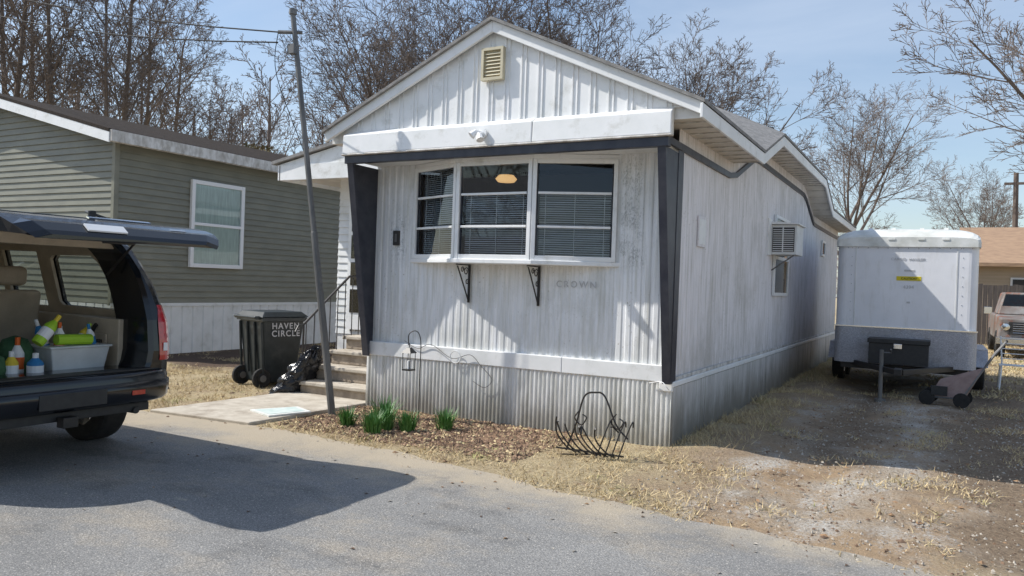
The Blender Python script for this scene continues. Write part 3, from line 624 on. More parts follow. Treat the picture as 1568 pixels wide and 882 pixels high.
for i in range(4):
    x=cx+.05+i*.07; t=random.uniform(-.04,.04); a.tube(smoothp([(x+.1,cy+.02,.28+t),(x+.07+t,cy,.33+t),(x+.05,cy-.05,.2),(x,cy-.08,.02)]),.007,'iron',5)
a.tube([(cx-.35,cy-.12,.06),(cx+.3,cy-.03,.04)],.009,'iron',5); a.tube([(cx-.3,cy-.2,.015),(cx+.15,cy+.1,.02)],.007,'iron',5); a.make('wrought_iron_plant_stand')
# ------------------------------------------------------------ SUV
CL=(-3.60,-4.08,0)
C=empty('parked_suv',CL,R(180))
def arch(cx,r,z0,n=12): return [(cx+r*math.cos(t),z0+r*math.sin(t)) for t in [math.pi*i/n for i in range(n+1)]]
WX=.98
low=[(.05,.55),(.1,.6),(.12,1.15),(3.85,1.15),(5.0,1.07),(5.12,.9),(5.12,.4)]+[(p[0],max(.36,p[1])) for p in arch(4.1,.44,.38)]+[(p[0],max(.36,p[1])) for p in arch(WX,.44,.38)]
for sgn,nm in ((1,'left'),(-1,'right')):
    panel('side_body_'+nm,low,[],lambda x,y,z,s=sgn:Vector((x,s*(.97+z),y)),.05,'carblack',C)
    up=[(.12,1.15),(.5,1.9),(2.9,1.92),(3.85,1.15)]
    holes=[[(.66,1.25),(.72,1.5),(.82,1.66),(.9,1.72),(1.5,1.72),(1.55,1.68),(1.55,1.28),(1.5,1.24),(.72,1.23)],[(1.75,1.22),(1.75,1.75),(2.35,1.76),(2.35,1.22)],[(2.45,1.22),(2.45,1.76),(2.85,1.76),(3.45,1.22)]]
    fn=lambda x,y,z,s=sgn:Vector((x,s*(.975-(y-1.15)*.26+z),y))
    panel('greenhouse_'+nm,up,holes,fn,.03,'carblack',C)
    fi=lambda x,y,z,s=sgn:Vector((x,s*(.925-(y-1.15)*.26+z),y))
    panel('inner_pillar_trim_'+nm,[(.2,1.15),(.58,1.86),(2.9,1.86),(3.7,1.15)],holes,fi,.03,'tan',C)
    g_=MB()
    for h in holes: g_.add([tuple(fn(p[0],p[1],-.02)) for p in h],[tuple(range(len(h)))],'tint')
    g_.make('side_glass_'+nm,C)
a=MB()
zs=[.6,.7,.8,.9,1.0,1.1,1.17,1.24,1.3,1.38,1.45,1.53,1.6,1.68,1.75,1.81,1.86,1.92]
for s in (1,-1):
    rings=[]
    for z in zs:
        xr=float(np.interp(z,[.6,.9,1.17,1.35,1.5,1.65,1.8,1.92],[.03,.03,.06,.105,.165,.25,.36,.48])); yo=float(np.interp(z,[.6,.9,1.17,1.5,1.8,1.92],[.985,1.0,.99,.915,.83,.76])); yi=float(np.interp(z,[.6,.75,.85,1.17,1.5,1.7,1.8,1.92],[.66,.73,.765,.765,.74,.71,.66,.5]))
        rings.append([(xr+.02,s*yi),(xr,s*(yi+.04)),(xr-.005,s*(yo-.11)),(xr+.008,s*(yo-.06)),(xr+.035,s*(yo-.025)),(xr+.1,s*yo),(xr+.45,s*yo),(xr+.45,s*yi)])
    n=8; vs=[(p[0],p[1],z) for z,rg in zip(zs,rings) for p in rg]
    fs=[(i*n+j,i*n+(j+1)%n,(i+1)*n+(j+1)%n,(i+1)*n+j) for i in range(len(zs)-1) for j in range(n)]+[tuple(range(n)),tuple(range((len(zs)-1)*n,len(zs)*n))]
    a.add(vs,fs,'carblack')
a.make('rear_pillars',C,smooth=False)
a=MB()
a.hexa([(.4,-.8,1.88),(3.0,-.8,1.86),(3.0,.8,1.86),(.4,.8,1.88),(.46,-.68,1.95),(2.9,-.68,1.98),(2.9,.68,1.98),(.46,.68,1.95)],'carblack')
a.hexa([(3.8,-.95,.9),(5.1,-.93,.85),(5.1,.93,.85),(3.8,.95,.9),(3.8,-.93,1.17),(5.0,-.85,1.08),(5.0,.85,1.08),(3.8,.93,1.17)],'carblack')
a.box(5.02,5.2,-.95,.95,.4,.86,'carblack')
a.make('body_shell',C,.035,3)
a=MB()
bp=[(.35,-1.01),(.2,-1.012),(.11,-1.0),(.04,-.975),(-.02,-.93),(-.07,-.86),(-.1,-.75),(-.12,-.6),(-.13,-.3),(-.133,0),(-.13,.3),(-.12,.6),(-.1,.75),(-.07,.86),(-.02,.93),(.04,.975),(.11,1.0),(.2,1.012),(.35,1.01)]
def ring(z,ins): return [(p[0]+ins,p[1]*(1-ins*.5),z) for p in bp]
lay=[(.47,.14),(.48,.07),(.5,.03),(.53,.01),(.6,0),(.655,0),(.662,.014),(.67,.016),(.70,.017),(.725,.026),(.742,.045),(.75,.08)]
n=len(bp); vs=[p for z,i_ in lay for p in ring(z,i_)]
a.add(vs,[(i*n+j,i*n+j+1,(i+1)*n+j+1,(i+1)*n+j) for i in range(len(lay)-1) for j in range(n-1)]+[tuple(range(n)),tuple(range((len(lay)-1)*n,len(lay)*n))],'carblack'); ob=a.make('rear_bumper',C,smooth=True)
a=MB(); a.box(.0,.3,-.75,.75,.4,.47,'plasticblk'); a.box(.3,4.9,-.68,.68,.36,.45,'plasticblk'); a.box(-.138,-.128,-.27,.27,.52,.64,'plasticblk'); a.box(-.04,.09,-.75,.75,.751,.765,'plasticblk'); a.tube([(-.02,-.62,.41),(.5,-.62,.41)],[.03,.03],'plasticblk',10); a.box(-.1,-.01,-.06,.06,.36,.44,'iron')
a.box(-.129,-.122,-.62,-.5,.56,.6,'red'); a.make('underbody',C,.01)
a=MB()
for s in (1,-1):
    rings=[]
    for z in (.82,.86,1.0,1.15,1.27,1.3):
        xr=float(np.interp(z,[.8,.9,1.17,1.5],[.03,.03,.06,.165])); yo=float(np.interp(z,[.6,.9,1.17,1.5],[.985,1.0,.99,.915])); yi=yo-(.14 if z<1.2 else .1)
        rings.append([(xr-.012,s*yi,z),(xr-.014,s*(yo-.09),z),(xr-.002,s*(yo-.055),z),(xr+.028,s*(yo-.018),z),(xr+.1,s*(yo+.01),z),(xr+.22,s*(yo+.01),z)])
    vs=[p for r_ in rings for p in r_]; a.add(vs,[(i*6+j,i*6+j+1,(i+1)*6+j+1,(i+1)*6+j) for i in range(5) for j in range(5)],'red')
    a.box(.012,.015,min(s*.89,s*.93),max(s*.89,s*.93),.9,.97,'text')
a.make('tail_lights',C)
a=MB(); a.box(.1,3.5,-.74,.74,.66,.70,'carpet')
for s in (1,-1):
    a.box(.4,1.0,min(s*.72,s*.92),max(s*.72,s*.92),.7,1.16,'tan'); a.box(1.0,3.5,min(s*.8,s*.92),max(s*.8,s*.92),.7,1.16,'tan')
    a.box(.55,.9,min(s*.7,s*.719),max(s*.7,s*.719),.78,1.02,'tan')
a.box(.55,2.9,-.68,.68,1.82,1.85,'tan')
a.box(.42,.56,-.68,.68,1.78,1.87,'tan')
a.make('cabin_trim',C,.02)
a=MB()
for y in (-.42,.42):
    a.hexa([(1.7,y-.34,.7),(1.95,y-.34,.7),(1.95,y+.34,.7),(1.7,y+.34,.7),(1.55,y-.3,1.38),(1.68,y-.3,1.38),(1.68,y+.3,1.38),(1.55,y+.3,1.38)],'tan'); a.box(1.53,1.64,y-.15,y+.15,1.42,1.6,'tan')
    a.hexa([(2.8,y-.3,.7),(3.0,y-.3,.7),(3.0,y+.3,.7),(2.8,y+.3,.7),(2.62,y-.26,1.42),(2.75,y-.26,1.42),(2.75,y+.26,1.42),(2.62,y+.26,1.42)],'tan'); a.box(2.6,2.7,y-.13,y+.13,1.46,1.64,'tan')
a.make('seats',C,.05,4)
a=MB(); 
for i in range(9): a.box(.6+i*.03,.615+i*.03,-.699,-.694,.84,.97,'dark')
a.tube([(.7,-.71,1.1),(.9,-.7,.9),(1.2,-.69,.75)],.02,'dark',6); a.make('speaker_grille',C)
a=MB()
a.add([(3.85,-.88,1.18),(3.85,.88,1.18),(2.95,.72,1.88),(2.95,-.72,1.88)],[(0,1,2,3)],'tint'); a.make('windshield',C)
a=MB()
for x in (WX,4.1):
    for s in (1,-1): a.wheel((x,s*.87,.39),'y')
a.make('wheels',C)
prof=[(.5,1.93),(.3,1.975),(.05,2.005),(-.2,2.01),(-.4,2.0),(-.52,1.98),(-.63,1.95),(-.72,1.905),(-.79,1.85),(-.815,1.82)]
inn=[(.5,1.885),(.3,1.93),(.05,1.955),(-.2,1.91),(-.4,1.865),(-.5,1.845),(-.6,1.83),(-.68,1.82),(-.76,1.81),(-.79,1.80)]
def hw(x): return float(np.interp(x,[-.82,-.76,-.6,-.2,.5],[.72,.81,.86,.88,.76]))
def hatch(a,i0,i1,w0,w1,k,ki):
    for i in range(i0,i1):
        (xa,za),(xb,zb)=prof[i],prof[i+1];(xc,zc),(xd,zd)=inn[i],inn[i+1]
        A0,A1,B0,B1=w0*hw(xa),w1*hw(xa),w0*hw(xb),w1*hw(xb)
        cr=lambda w:-.03*(abs(w)>.7)
        a.add([(xa,A0,za+cr(A0)),(xa,A1,za+cr(A1)),(xb,B1,zb+cr(B1)),(xb,B0,zb+cr(B0))],[(0,1,2,3)],k)
        a.add([(xc,A0,zc),(xc,A1,zc),(xd,B1,zd),(xd,B0,zd)],[(3,2,1,0)],ki)
        if abs(w0)==1: a.add([(xa,A0,za-.03),(xb,B0,zb-.03),(xd,B0,zd),(xc,A0,zc)],[(0,1,2,3)],k)
        if abs(w1)==1: a.add([(xa,A1,za-.03),(xb,B1,zb-.03),(xd,B1,zd),(xc,A1,zc)],[(0,1,2,3)],k)
a=MB()
for w0,w1 in ((-1,-.85),(.85,1)): hatch(a,0,9,w0,w1,'carblack','carblack')
hatch(a,3,9,-.85,.85,'carblack','tan'); 
(xa,za),(xc,zc)=prof[-1],inn[-1]; a.add([(xa,-.72,za-.03),(xa,-.61,za),(xa,.61,za),(xa,.72,za-.03),(xc,.72,zc),(xc,-.72,zc)],[(0,1,2,3,4,5)],'carblack')
a.make('liftgate',C,smooth=False)
a=MB(); hatch(a,0,3,-.85,.85,'tint','tint'); a.make('liftgate_glass',C)
a=MB()
a.hexa([(-.725,.05,1.905),(-.725,.35,1.905),(-.785,.35,1.86),(-.785,.05,1.86),(-.731,.05,1.915),(-.731,.35,1.915),(-.791,.35,1.87),(-.791,.05,1.87)],'text')
a.hexa([(-.60,-.25,1.965),(-.60,.25,1.965),(-.63,.25,1.955),(-.63,-.25,1.955),(-.60,-.25,1.975),(-.60,.25,1.975),(-.635,.25,1.965),(-.635,-.25,1.965)],'chrome')
a.hexa([(-.70,-.5,1.92),(-.70,-.36,1.92),(-.715,-.36,1.912),(-.715,-.5,1.912),(-.705,-.5,1.928),(-.705,-.36,1.928),(-.72,-.36,1.918),(-.72,-.5,1.918)],'chrome')
a.make('badge_and_plate',C)
a=MB()
for s in (1,-1): a.tube([(.5,s*.66,1.55),(.1,s*.7,1.9)],.012,'iron',6)
a.box(-.66,-.56,-.1,.1,1.79,1.84,'plasticblk')
a.tube([(-.18,-.05,2.03),(-.05,-.1,2.05),(.28,-.5,2.03)],.014,'plasticblk',6); a.tube([(-.2,-.05,2.0),(-.2,-.05,2.05)],.03,'plasticblk',10)
for s in (-1,1):
    a.tube([(.6,s*.63,1.97),(.7,s*.63,2.03),(2.6,s*.63,2.05),(2.7,s*.63,1.99)],.022,'plasticblk',8)
a.hexa([(.2,-.62,2.0),(.5,-.68,1.95),(.5,.68,1.95),(.2,.62,2.0),(.2,-.62,2.02),(.5,-.66,2.0),(.5,.66,2.0),(.2,.62,2.02)],'carblack'); a.make('struts_wiper_spoiler_rails',C,.008)
K=empty('cleaning_supplies_tub',CL,R(180))
a=MB(); tx0,ty0=.42,-.38
a.hexa([(tx0,ty0-.22,.702),(tx0+.3,ty0-.22,.702),(tx0+.3,ty0+.22,.702),(tx0,ty0+.22,.702),(tx0-.03,ty0-.26,.94),(tx0+.33,ty0-.26,.94),(tx0+.33,ty0+.26,.94),(tx0-.03,ty0+.26,.94)],'binclear'); a.box(tx0-.045,tx0+.345,ty0-.275,ty0+.275,.925,.945,'binclear'); a.make('tub',K,.012)
a=MB()
def bottle(x,y,z,r,h,k,kc,lean=(0,0)):
    t=lambda f:(x+lean[0]*f,y+lean[1]*f,z+h*f)
    a.tube([t(0),t(.05),t(.6),t(.7),t(.8)],[r*.9,r,r,r*.7,r*.4],k,14); a.tube([t(.8),t(1)],r*.38,kc,8)
    a.tube([t(.2),t(.5)],r*1.03,'text' if k!='skin' else kc,14)
bottle(.5,-.25,.9,.04,.24,'skin','orange'); bottle(.6,-.32,.9,.035,.2,'lime','skin'); bottle(.55,-.45,.92,.045,.2,'yellowp','lime',(0,-.1)); bottle(.5,-.55,.9,.035,.22,'skin','blue',(0,.05)); bottle(.6,-.2,.9,.04,.26,'blue','skin',(.02,.08))
a.tube([(.46,-.5,.99),(.46,-.2,1.0)],.045,'lime',12); bottle(.4,.0,.705,.06,.2,'blue','skin'); bottle(.55,.06,.705,.05,.32,'skin','orange'); bottle(.45,.16,.705,.05,.22,'yellowp','skin'); bottle(.42,-.02,.98,.05,.22,'lime','yellowp',(0,-.18))
a.make('bottles',K)
a=MB(); a.lathe([(.01,0),(.12,.01),(.15,.1),(.13,.22),(.09,.3),(.01,.33)],(.66,.02,.7),'z','greenbag',18); a.lathe([(.01,0),(.1,.01),(.12,.08),(.1,.18),(.01,.22)],(.5,.3,.7),'z','greenbag',18); a.make('cloth_bags',K,smooth=True)
# ------------------------------------------------------------ ENCLOSED CARGO TRAILER
D=empty('enclosed_cargo_trailer')
X0,X1,YF,YB=.83,2.9,6.5,10.8
def rrect(x0,x1,y0,y1,r,n=6):
    pts=[]
    for cx,cy,a0 in ((x1-r,y1-.02,0),(x0+r,y1-.02,90),(x0+r,y0+r,180),(x1-r,y0+r,270)):
        if cy>y1-.1: pts.append((x1,y1) if a0==0 else (x0,y1)); continue
        for i in range(n+1): t=R(a0+90*i/n); pts.append((cx+r*math.cos(t),cy+r*math.sin(t)))
    return pts
a=MB(); a.prism(rrect(X0,X1,YF,YB,.14),'z',.5,2.5,'boxwhite'); a.make('body',D,smooth=False)
a=MB(); a.prism(rrect(X0-.012,X1+.012,YF-.012,YB+.01,.15),'z',.48,1.08,'alu'); a.box(X0-.015,X1+.015,YF-.018,YF+.3,1.08,1.1,'chrome'); a.make('stone_guard',D)
a=MB()
n=14; secs=[]
for yi,(yy,sc_,zc) in enumerate(((YF-.03,.96,0),(YF+.0,1,.04),(YF+.12,1,.12),(YF+.4,1,.16),(YB,1,.16))):
    vs=[];cx=(X0+X1)/2;hw_=(X1-X0)/2+.02
    for i in range(n+1):
        t=math.pi*i/n; vs.append((cx-hw_*sc_*math.copysign(abs(math.cos(t))**.45,math.cos(t)),yy,2.5+(.08+zc)*math.sin(t)**.6))
    vs=[(vs[0][0],yy,2.42)]+vs+[(vs[-1][0],yy,2.42)]
    secs.append(vs)
k=len(secs[0]); a.add([p for s_ in secs for p in s_],[(i*k+j,i*k+j+1,(i+1)*k+j+1,(i+1)*k+j) for i in range(4) for j in range(k-1)]+[tuple(range(k))[::-1]],'boxcap')
for x in (1.3,1.65,2.08,2.43): a.hexa([(x-.05,YF-.04,2.53),(x+.05,YF-.04,2.53),(x+.03,YF+.4,2.72),(x-.03,YF+.4,2.72),(x-.05,YF-.04,2.56),(x+.05,YF-.04,2.56),(x+.03,YF+.4,2.76),(x-.03,YF+.4,2.76)],'boxcap')
a.make('roof_cap',D,smooth=False)
a=MB()
for x in (1.12,2.6): a.box(x-.008,x+.008,YF-.008,YF+.02,1.1,2.42,'ltgrey')
for x in [1.0+i*.15 for i in range(13)]: a.ball((x,YF-.002,2.4),.009,'chrome',6)
for z in [1.2+i*.15 for i in range(9)]: a.ball((1.06,YF-.002,z),.008,'chrome',6); a.ball((2.68,YF-.002,z),.008,'chrome',6)
a.make('panel_seams',D)
text('lettering','CARGO  HAULER',.06,(1.9,YF-.005,2.2),(R(90),0,0),'textgrey',D,1.1); 
a=MB(); a.box(1.74,2.1,YF-.006,YF,1.87,1.94,'yellow'); a.box(1.85,2.0,YF-.006,YF,2.02,2.05,'textgrey'); a.box(1.9,1.95,YF-.005,YF,1.5,1.53,'textgrey'); a.make('stickers',D)
text('number','4394',.08,(1.92,YF-.005,1.74),(R(90),0,0),'textgrey',D)
text('stickertext','CAUTION',.05,(1.92,YF-.009,1.887),(R(90),0,0),'dark',D)
a=MB(); cx=1.87
for s in (1,-1): a.obox((cx+s*.75,YF+.1),(cx+s*.04,YF-1.3),.44,.52,-.03,.03,'iron')
a.box(cx-.05,cx+.05,YF-1.55,YF-1.25,.45,.54,'iron'); a.box(cx-.5,cx+.5,YF-.3,YF-.24,.44,.5,'iron')
a.make('tongue',D,.005)
a=MB(); a.box(1.4,2.25,YF-.55,YF-.1,.53,.86,'plasticblk'); a.box(1.38,2.27,YF-.57,YF-.08,.86,.93,'plasticblk'); a.box(1.76,1.88,YF-.585,YF-.572,.78,.86,'chrome'); a.make('tongue_box',D,.015)
a=MB(); a.tube([(1.62,YF-1.0,.02),(1.62,YF-1.0,.78)],.03,'galv',10); a.tube([(1.62,YF-1.0,-.02),(1.62,YF-1.0,.03)],.08,'galv',12); a.tube([(1.62,YF-1.0,.74),(1.75,YF-1.0,.74),(1.75,YF-1.08,.8)],.012,'galv',6); a.make('jack',D)
a=MB()
for x in (X0-.1,X1+.1): 
    for yy in (8.4,9.3): a.wheel((x,yy,.34),'x',.34,.2)
    a.box(x-.13,x+.13,7.95,9.75,.7,.74,'alu'); a.hexa([(x-.13,7.7,.45),(x+.13,7.7,.45),(x+.13,7.74,.45),(x-.13,7.74,.45),(x-.13,7.95,.72),(x+.13,7.95,.72),(x+.13,7.99,.72),(x-.13,7.99,.72)],'alu')
a.box(X0+.1,X1-.1,YF+.1,YB-.1,.38,.48,'iron'); a.make('running_gear',D)
a=MB()
a.hexa([(2.28,5.55,.14),(2.72,5.5,.14),(2.76,5.62,.14),(2.3,5.66,.14),(2.42,5.75,.38),(2.98,5.7,.6),(3.0,5.76,.6),(2.44,5.82,.38)],'redcloth'); a.box(2.3,2.52,5.46,5.49,.16,.3,'plasticblk')
for p in ((2.25,5.5),(2.7,5.46),(2.3,5.95),(2.75,5.92)): a.lathe([(.001,-.03),(.06,-.03),(.11,-.025),(.11,.025),(.001,.03)],(p[0],p[1],.11),'y','rubber',16)
a.tube([(2.3,5.5,.13),(2.7,5.47,.13),(3.1,5.6,.8),(3.25,5.7,1.0)],.016,'galv'); a.tube([(2.35,5.95,.13),(2.75,5.92,.13),(3.12,5.98,.8),(3.27,6.0,1.0)],.016,'galv'); a.tube([(3.25,5.7,1.0),(3.27,6.0,1.0)],.018,'rubber')
for f in (.2,.5,.8): a.tube([(2.7+.4*f,5.47+.13*f,.13+.67*f),(2.75+.37*f,5.92+.06*f,.13+.67*f)],.011,'galv',5)
a.tube([(2.25,5.5,.11),(2.3,5.95,.11)],.012,'iron',5); a.tube([(2.7,5.46,.11),(2.75,5.92,.11)],.012,'iron',5)
a.make('folding_hand_cart',None,.008)
a=MB(); ox,oy=3.35,8.6
for s in (0,.45):
    a.tube([(ox+s,oy,0),(ox+s+.05,oy+.35,.45),(ox+s+.02,oy+.45,.95)],.013,'text'); a.tube([(ox+s,oy+.45,0),(ox+s,oy,.45)],.013,'text')
for i in range(5): a.tube([(ox,oy+.05+i*.08,.45),(ox+.45,oy+.05+i*.08,.45)],.009,'text',5); a.tube([(ox+.02,oy+.4,.55+i*.09),(ox+.47,oy+.4,.55+i*.09)],.009,'text',5)
a.make('metal_lawn_chair')
# ------------------------------------------------------------ OLD PICKUP
Q=empty('old_pickup_truck',(4.75,17.6,0))
a=MB()
a.hexa([(-.95,0,.55),(.95,0,.55),(.95,1.5,.55),(-.95,1.5,.55),(-.9,.03,1.12),(.9,.03,1.12),(.93,1.5,1.2),(-.93,1.5,1.2)],'rust')
a.box(-.95,.95,1.5,5.0,.5,1.2,'rust')
a.hexa([(-.9,1.5,1.2),(.9,1.5,1.2),(.9,3.0,1.2),(-.9,3.0,1.2),(-.72,1.95,1.85),(.72,1.95,1.85),(.75,2.9,1.85),(-.75,2.9,1.85)],'rust'); a.make('body',Q,.05,3)
a=MB(); a.add([(-.82,1.53,1.23),(.82,1.53,1.23),(.68,1.9,1.8),(-.68,1.9,1.8)],[(0,1,2,3)],'tint'); a.box(-.7,.7,-.03,0,.68,1.02,'plasticblk')
for i in range(5): a.box(-.6,.6,-.045,-.03,.72+i*.06,.735+i*.06,'chrome')
for s in (-1,1): a.lathe([(.001,-.05),(.09,-.04),(.11,0)],(s*.76,-.01,.88),'y','chrome',16); a.box(s*1.12-.1,s*1.12+.1,1.7,1.75,1.2,1.4,'chrome')
a.box(-1.0,1.0,-.18,-.04,.42,.6,'chrome'); a.make('grille_and_lights',Q,.01)
a=MB()
for x in (-.85,.85):
    for yy in (.75,4.0): a.wheel((x,yy,.38),'x',.38,.24)
a.make('wheels',Q)
# ------------------------------------------------------------ background right
F=MB(); x=3.1
while x<26: F.box(x,x+.14,24.5,24.53,0,2.15+random.uniform(-.03,.03),'fence'); x+=.15
F.make('wooden_fence')
HB=empty('brown_roof_house'); a=MB(); a.box(3.6,18,32,40,0,3.2,'tanwall'); a.make('walls',HB)
a=MB(); a.prism([(31.4,3.05),(36,4.9),(40.6,3.05),(40.6,3.2),(36,5.08),(31.4,3.2)],'x',3.1,18.5,'rooforange'); a.make('roof',HB)
a=MB()
for x in (5,9,13): a.box(x,x+1.2,31.93,31.99,1.2,2.6,'text'); a.box(x+.08,x+1.12,31.9,31.93,1.28,2.52,'dark')
a.make('windows',HB)
a=MB(); a.tube([(5.6,38.5,0),(5.5,38.5,8)],[.16,.11],'bark',8); a.box(5.0,6.1,38.4,38.5,7.4,7.52,'bark'); a.make('timber_utility_pole')
# ------------------------------------------------------------ TREES
def tree(seed,kind='round',H_=14,levels=5,kids=(8,8,7,6,4),k='bark',trunk=.21,minr=.0075):
    rd=random.Random(seed); a=MB()
    J=(.03,.10,.14,.18,.22,.22); NS=(7,6,4,3,2,2); UP=(.03,.05,.045,.04,.03,.03)
    def br(p,d,L,r,lv):
        ns=NS[lv]; pts=[p.copy()]; rs=[r]; dirs=[d.copy()]
        e=max(minr,r*(.6 if (lv==0 and kind=='round') else .22))
        j=J[lv]
        for i in range(ns):
            d=(d+Vector((rd.uniform(-j,j),rd.uniform(-j,j),rd.uniform(-j*.7,j*.7)+UP[lv]))).normalized()
            p=p+d*(L/ns); pts.append(p.copy()); rs.append(max(minr,r+(e-r)*(i+1)/ns)); dirs.append(d.copy())
        a.tube(pts,rs,k,(8,6,4,3,3,3)[lv],cap=False)
        if lv>=levels: return
        nk=kids[lv]; az0=rd.uniform(0,6.28)
        for c in range(nk):
            f0=(.55 if kind=='round' else .38) if lv==0 else .15
            f=min(.999,f0+(1-f0)*(c+rd.uniform(.2,1))/nk)
            i=min(ns-1,int(f*ns)); t=f*ns-i; q=pts[i].lerp(pts[i+1],min(1,t)); dd=dirs[i+1]
            if lv==0: ang=R(rd.uniform(15,58) if kind=='round' else rd.uniform(30,52))
            else: ang=R(rd.uniform(24,52))
            ref=Vector((0,0,1)) if abs(dd.z)<.9 else Vector((1,0,0)); ax0=dd.cross(ref).normalized()
            ax=Matrix.Rotation(az0+c*2.4+rd.uniform(-.4,.4),3,dd)@ax0
            nd=(Matrix.Rotation(ang,3,ax)@dd).normalized()
            if nd.z<-.15: nd.z*=.3
            if lv==0: ll=H_*rd.uniform(.42,.52) if kind=='round' else H_*rd.uniform(.16,.34)*(1.3-.6*f)
            else: ll=L*rd.uniform(.38,.58)*(1.1-.45*f)
            rr=rs[i]*(rd.uniform(.45,.65) if lv==0 and kind=='round' else rd.uniform(.34,.5))
            br(q,nd,ll,max(minr,rr),lv+1)
    br(Vector((0,0,-.1)),Vector((rd.uniform(-.05,.05),rd.uniform(-.05,.05),1)),H_*(.42 if kind=='round' else .92),trunk,0)
    return a
TR=[tree(1).make('bare_tree'),tree(22).make('bare_tree'),tree(3,'tall',kids=(20,6,5,4,3),trunk=.17).make('bare_tree'),tree(5,'tall',kids=(18,6,5,4,3),trunk=.15).make('bare_tree')]
used=set()
places=[(2,-37.2,13.9,1.35),(3,-31.3,12.6,1.25),(3,-33,16.2,1.3),(2,-39.5,24,1.25),(2,-42.4,30.4,1.05),(3,-44.9,37,.9),(2,-34,11.5,1.25),(3,-29.5,13.8,1.15),(3,-36.8,20.5,1.25),
 (0,-14.1,18.9,1.12),(1,-11.0,22.1,1.1),(0,-7.8,26,1.0),(1,-20.2,21.5,1.22),(0,-17.5,25,1.2),(1,-2.1,37.7,1.02),(0,7.3,21.4,1.12),(1,11.5,30,1.1),(0,12,60,1.0),(1,5,58,.85)]
for i,(ti,x,y,s) in enumerate(places):
    if ti not in used: ob=TR[ti]; used.add(ti)
    else:
        ob=bpy.data.objects.new('bare_tree',TR[ti].data); S.collection.objects.link(ob)
    ob.location=(x,y,0); ob.scale=(s,s,s*random.uniform(.96,1.04)); ob.rotation_euler[2]=random.uniform(0,6.28)
lows=[]
for sd,kd in ((11,'tall'),(12,'tall'),(13,'round')):
    a=tree(sd,kd,14,4,(14,5,4,3) if kd=='tall' else (6,6,5,4),k='barkfar',minr=.017,trunk=.2); V=np.array([tuple(p) for p in a.v]); Fq=np.array(a.f); lows.append((V,Fq))
VV=[];FF=[];off=0
def putd(x,y,s,w=None):
    global off
    V,Fq=lows[rng.integers(0,3) if w is None else w]; t=rng.uniform(0,6.28); c,s_=math.cos(t),math.sin(t); v=V*s*np.array([1,1,rng.uniform(.85,1.15)])
    VV.append(np.c_[v[:,0]*c-v[:,1]*s_+x,v[:,0]*s_+v[:,1]*c+y,v[:,2]]); FF.append(Fq+off); off+=len(V)
for i in range(22):
    t=R(rng.uniform(95,128)); r=rng.uniform(60,95); putd(2+r*math.cos(t),-7+r*math.sin(t),rng.uniform(.6,.9))
for i in range(42):
    t=R(rng.uniform(128,165)); r=rng.uniform(48,85); putd(2+r*math.cos(t),-7+r*math.sin(t),rng.uniform(.8,1.2))
for i in range(22):
    t=R(rng.uniform(50,92)); r=rng.uniform(75,105); putd(2+r*math.cos(t),-7+r*math.sin(t),rng.uniform(.55,.8))
for i in range(110):
    t=R(rng.uniform(50,165)); r=rng.uniform(58,80); putd(2+r*math.cos(t),-7+r*math.sin(t),rng.uniform(.22,.4),2)
for i in range(22):
    t=R(rng.uniform(200,340)); r=rng.uniform(32,55); putd(2+r*math.cos(t),-7+r*math.sin(t),rng.uniform(.7,1.1))
V=np.concatenate(VV);F_=np.concatenate(FF)
me=bpy.data.meshes.new('distant_trees'); me.vertices.add(len(V)); me.vertices.foreach_set('co',V.ravel()); me.loops.add(F_.size); me.loops.foreach_set('vertex_index',F_.ravel().astype(np.int32))
me.polygons.add(len(F_)); me.polygons.foreach_set('loop_start',np.arange(0,F_.size,4,dtype=np.int32)); me.polygons.foreach_set('loop_total',np.full(len(F_),4,dtype=np.int32)); me.update(calc_edges=True); me.materials.append(M['barkfar'])
ob=bpy.data.objects.new('distant_trees',me); S.collection.objects.link(ob)
a=MB(); a.tube([(-37,29,0),(-37,29,9)],[.25,.05],'bark',8)
for i in range(6000):
    h=random.uniform(1.5,10); rr=(1-((h-5)/6)**2)*3.0*random.random()**.4; t=random.uniform(0,6.28); x=-37+rr*math.cos(t);y=29+rr*math.sin(t); s=random.uniform(.06,.2)
    d=[Vector((random.gauss(0,1),random.gauss(0,1),random.gauss(0,.6))).normalized()*s for _ in range(3)]
    a.add([(x+q.x,y+q.y,h+q.z) for q in d],[(0,1,2)],'conifer')
a.make('evergreen_tree')
O=empty('white_house'); a=MB(); a.box(-16,-2,-26,-18,0,3,'ltgrey'); a.prism([(-26.4,2.95),(-22,4.6),(-17.6,2.95)],'x',-16.3,-1.7,'shingle'); a.make('shell',O)
a=MB()
for x in (-14,-10,-5): a.box(x,x+1.3,-17.99,-17.95,1,2.4,'dark')
a.make('windows',O)
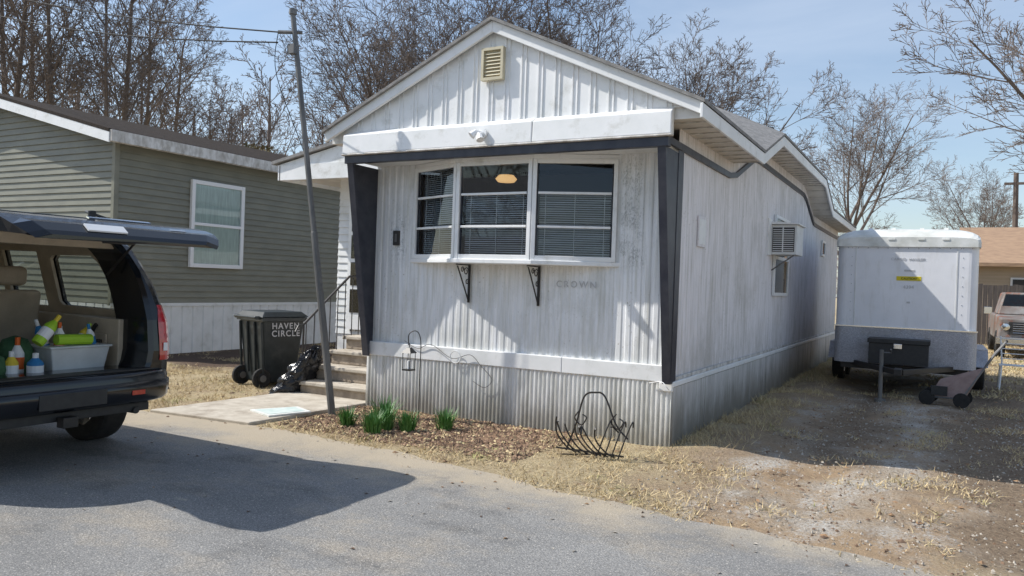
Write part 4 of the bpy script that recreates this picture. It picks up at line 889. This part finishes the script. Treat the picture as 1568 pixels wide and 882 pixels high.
# ------------------------------------------------------------ LIGHT / SKY / CAMERA
al=R(22); el=R(47)
L=Vector((math.cos(al)*math.cos(el),math.sin(al)*math.cos(el),-math.sin(el)))
sd=bpy.data.lights.new('sun','SUN'); sd.energy=5.0; sd.angle=R(.5); sd.color=(1,.96,.89)
so=bpy.data.objects.new('sun',sd); S.collection.objects.link(so); so.rotation_euler=L.to_track_quat('-Z','Y').to_euler(); so.location=(-20,-10,30)
w=bpy.data.worlds.new('World'); S.world=w; w.use_nodes=True; nt=w.node_tree; bg=nt.nodes['Background']
sk=N(nt,'ShaderNodeTexSky',sky_type='NISHITA'); sk.sun_disc=False; sk.sun_elevation=el; sk.sun_rotation=R(248); sk.dust_density=.8; sk.air_density=1.15; sk.ozone_density=2.5
tc=N(nt,'ShaderNodeTexCoord'); mp=N(nt,'ShaderNodeMapping'); mp.inputs['Scale'].default_value=(1,1.3,3.2); nt.links.new(tc.outputs['Generated'],mp.inputs[0])
n=N(nt,'ShaderNodeTexNoise'); n.inputs['Scale'].default_value=1.6; n.inputs['Detail'].default_value=9; n.inputs['Roughness'].default_value=.55; n.inputs['Distortion'].default_value=.5; nt.links.new(mp.outputs[0],n.inputs[0])
rr=rampnode(nt,.42,.78,(.1,.1,.1,1),(.65,.65,.65,1)); nt.links.new(n.outputs['Fac'],rr.inputs[0])
nt.links.new(mixc(nt,rr.outputs[0],sk.outputs[0],(5.0,5.7,6.8)),bg.inputs[0]); bg.inputs[1].default_value=.15
cd=bpy.data.cameras.new('camera'); cam=bpy.data.objects.new('camera',cd); S.collection.objects.link(cam); S.camera=cam
cd.sensor_width=36; cd.lens=27.46; cd.clip_end=2000; cd.clip_start=.05
yaw=R(28.74); pit=-7/1196; th=R(2.0)
f=Vector((-math.sin(yaw),math.cos(yaw),pit)).normalized(); r=f.cross(Vector((0,0,1))).normalized(); u=r.cross(f)
r2=r*math.cos(th)+u*math.sin(th); u2=u*math.cos(th)-r*math.sin(th)
cam.matrix_world=Matrix(((r2.x,u2.x,-f.x,2.38),(r2.y,u2.y,-f.y,-7.764),(r2.z,u2.z,-f.z,1.6),(0,0,0,1)))
S.view_settings.view_transform='Standard'; S.view_settings.look='None'; S.view_settings.exposure=0
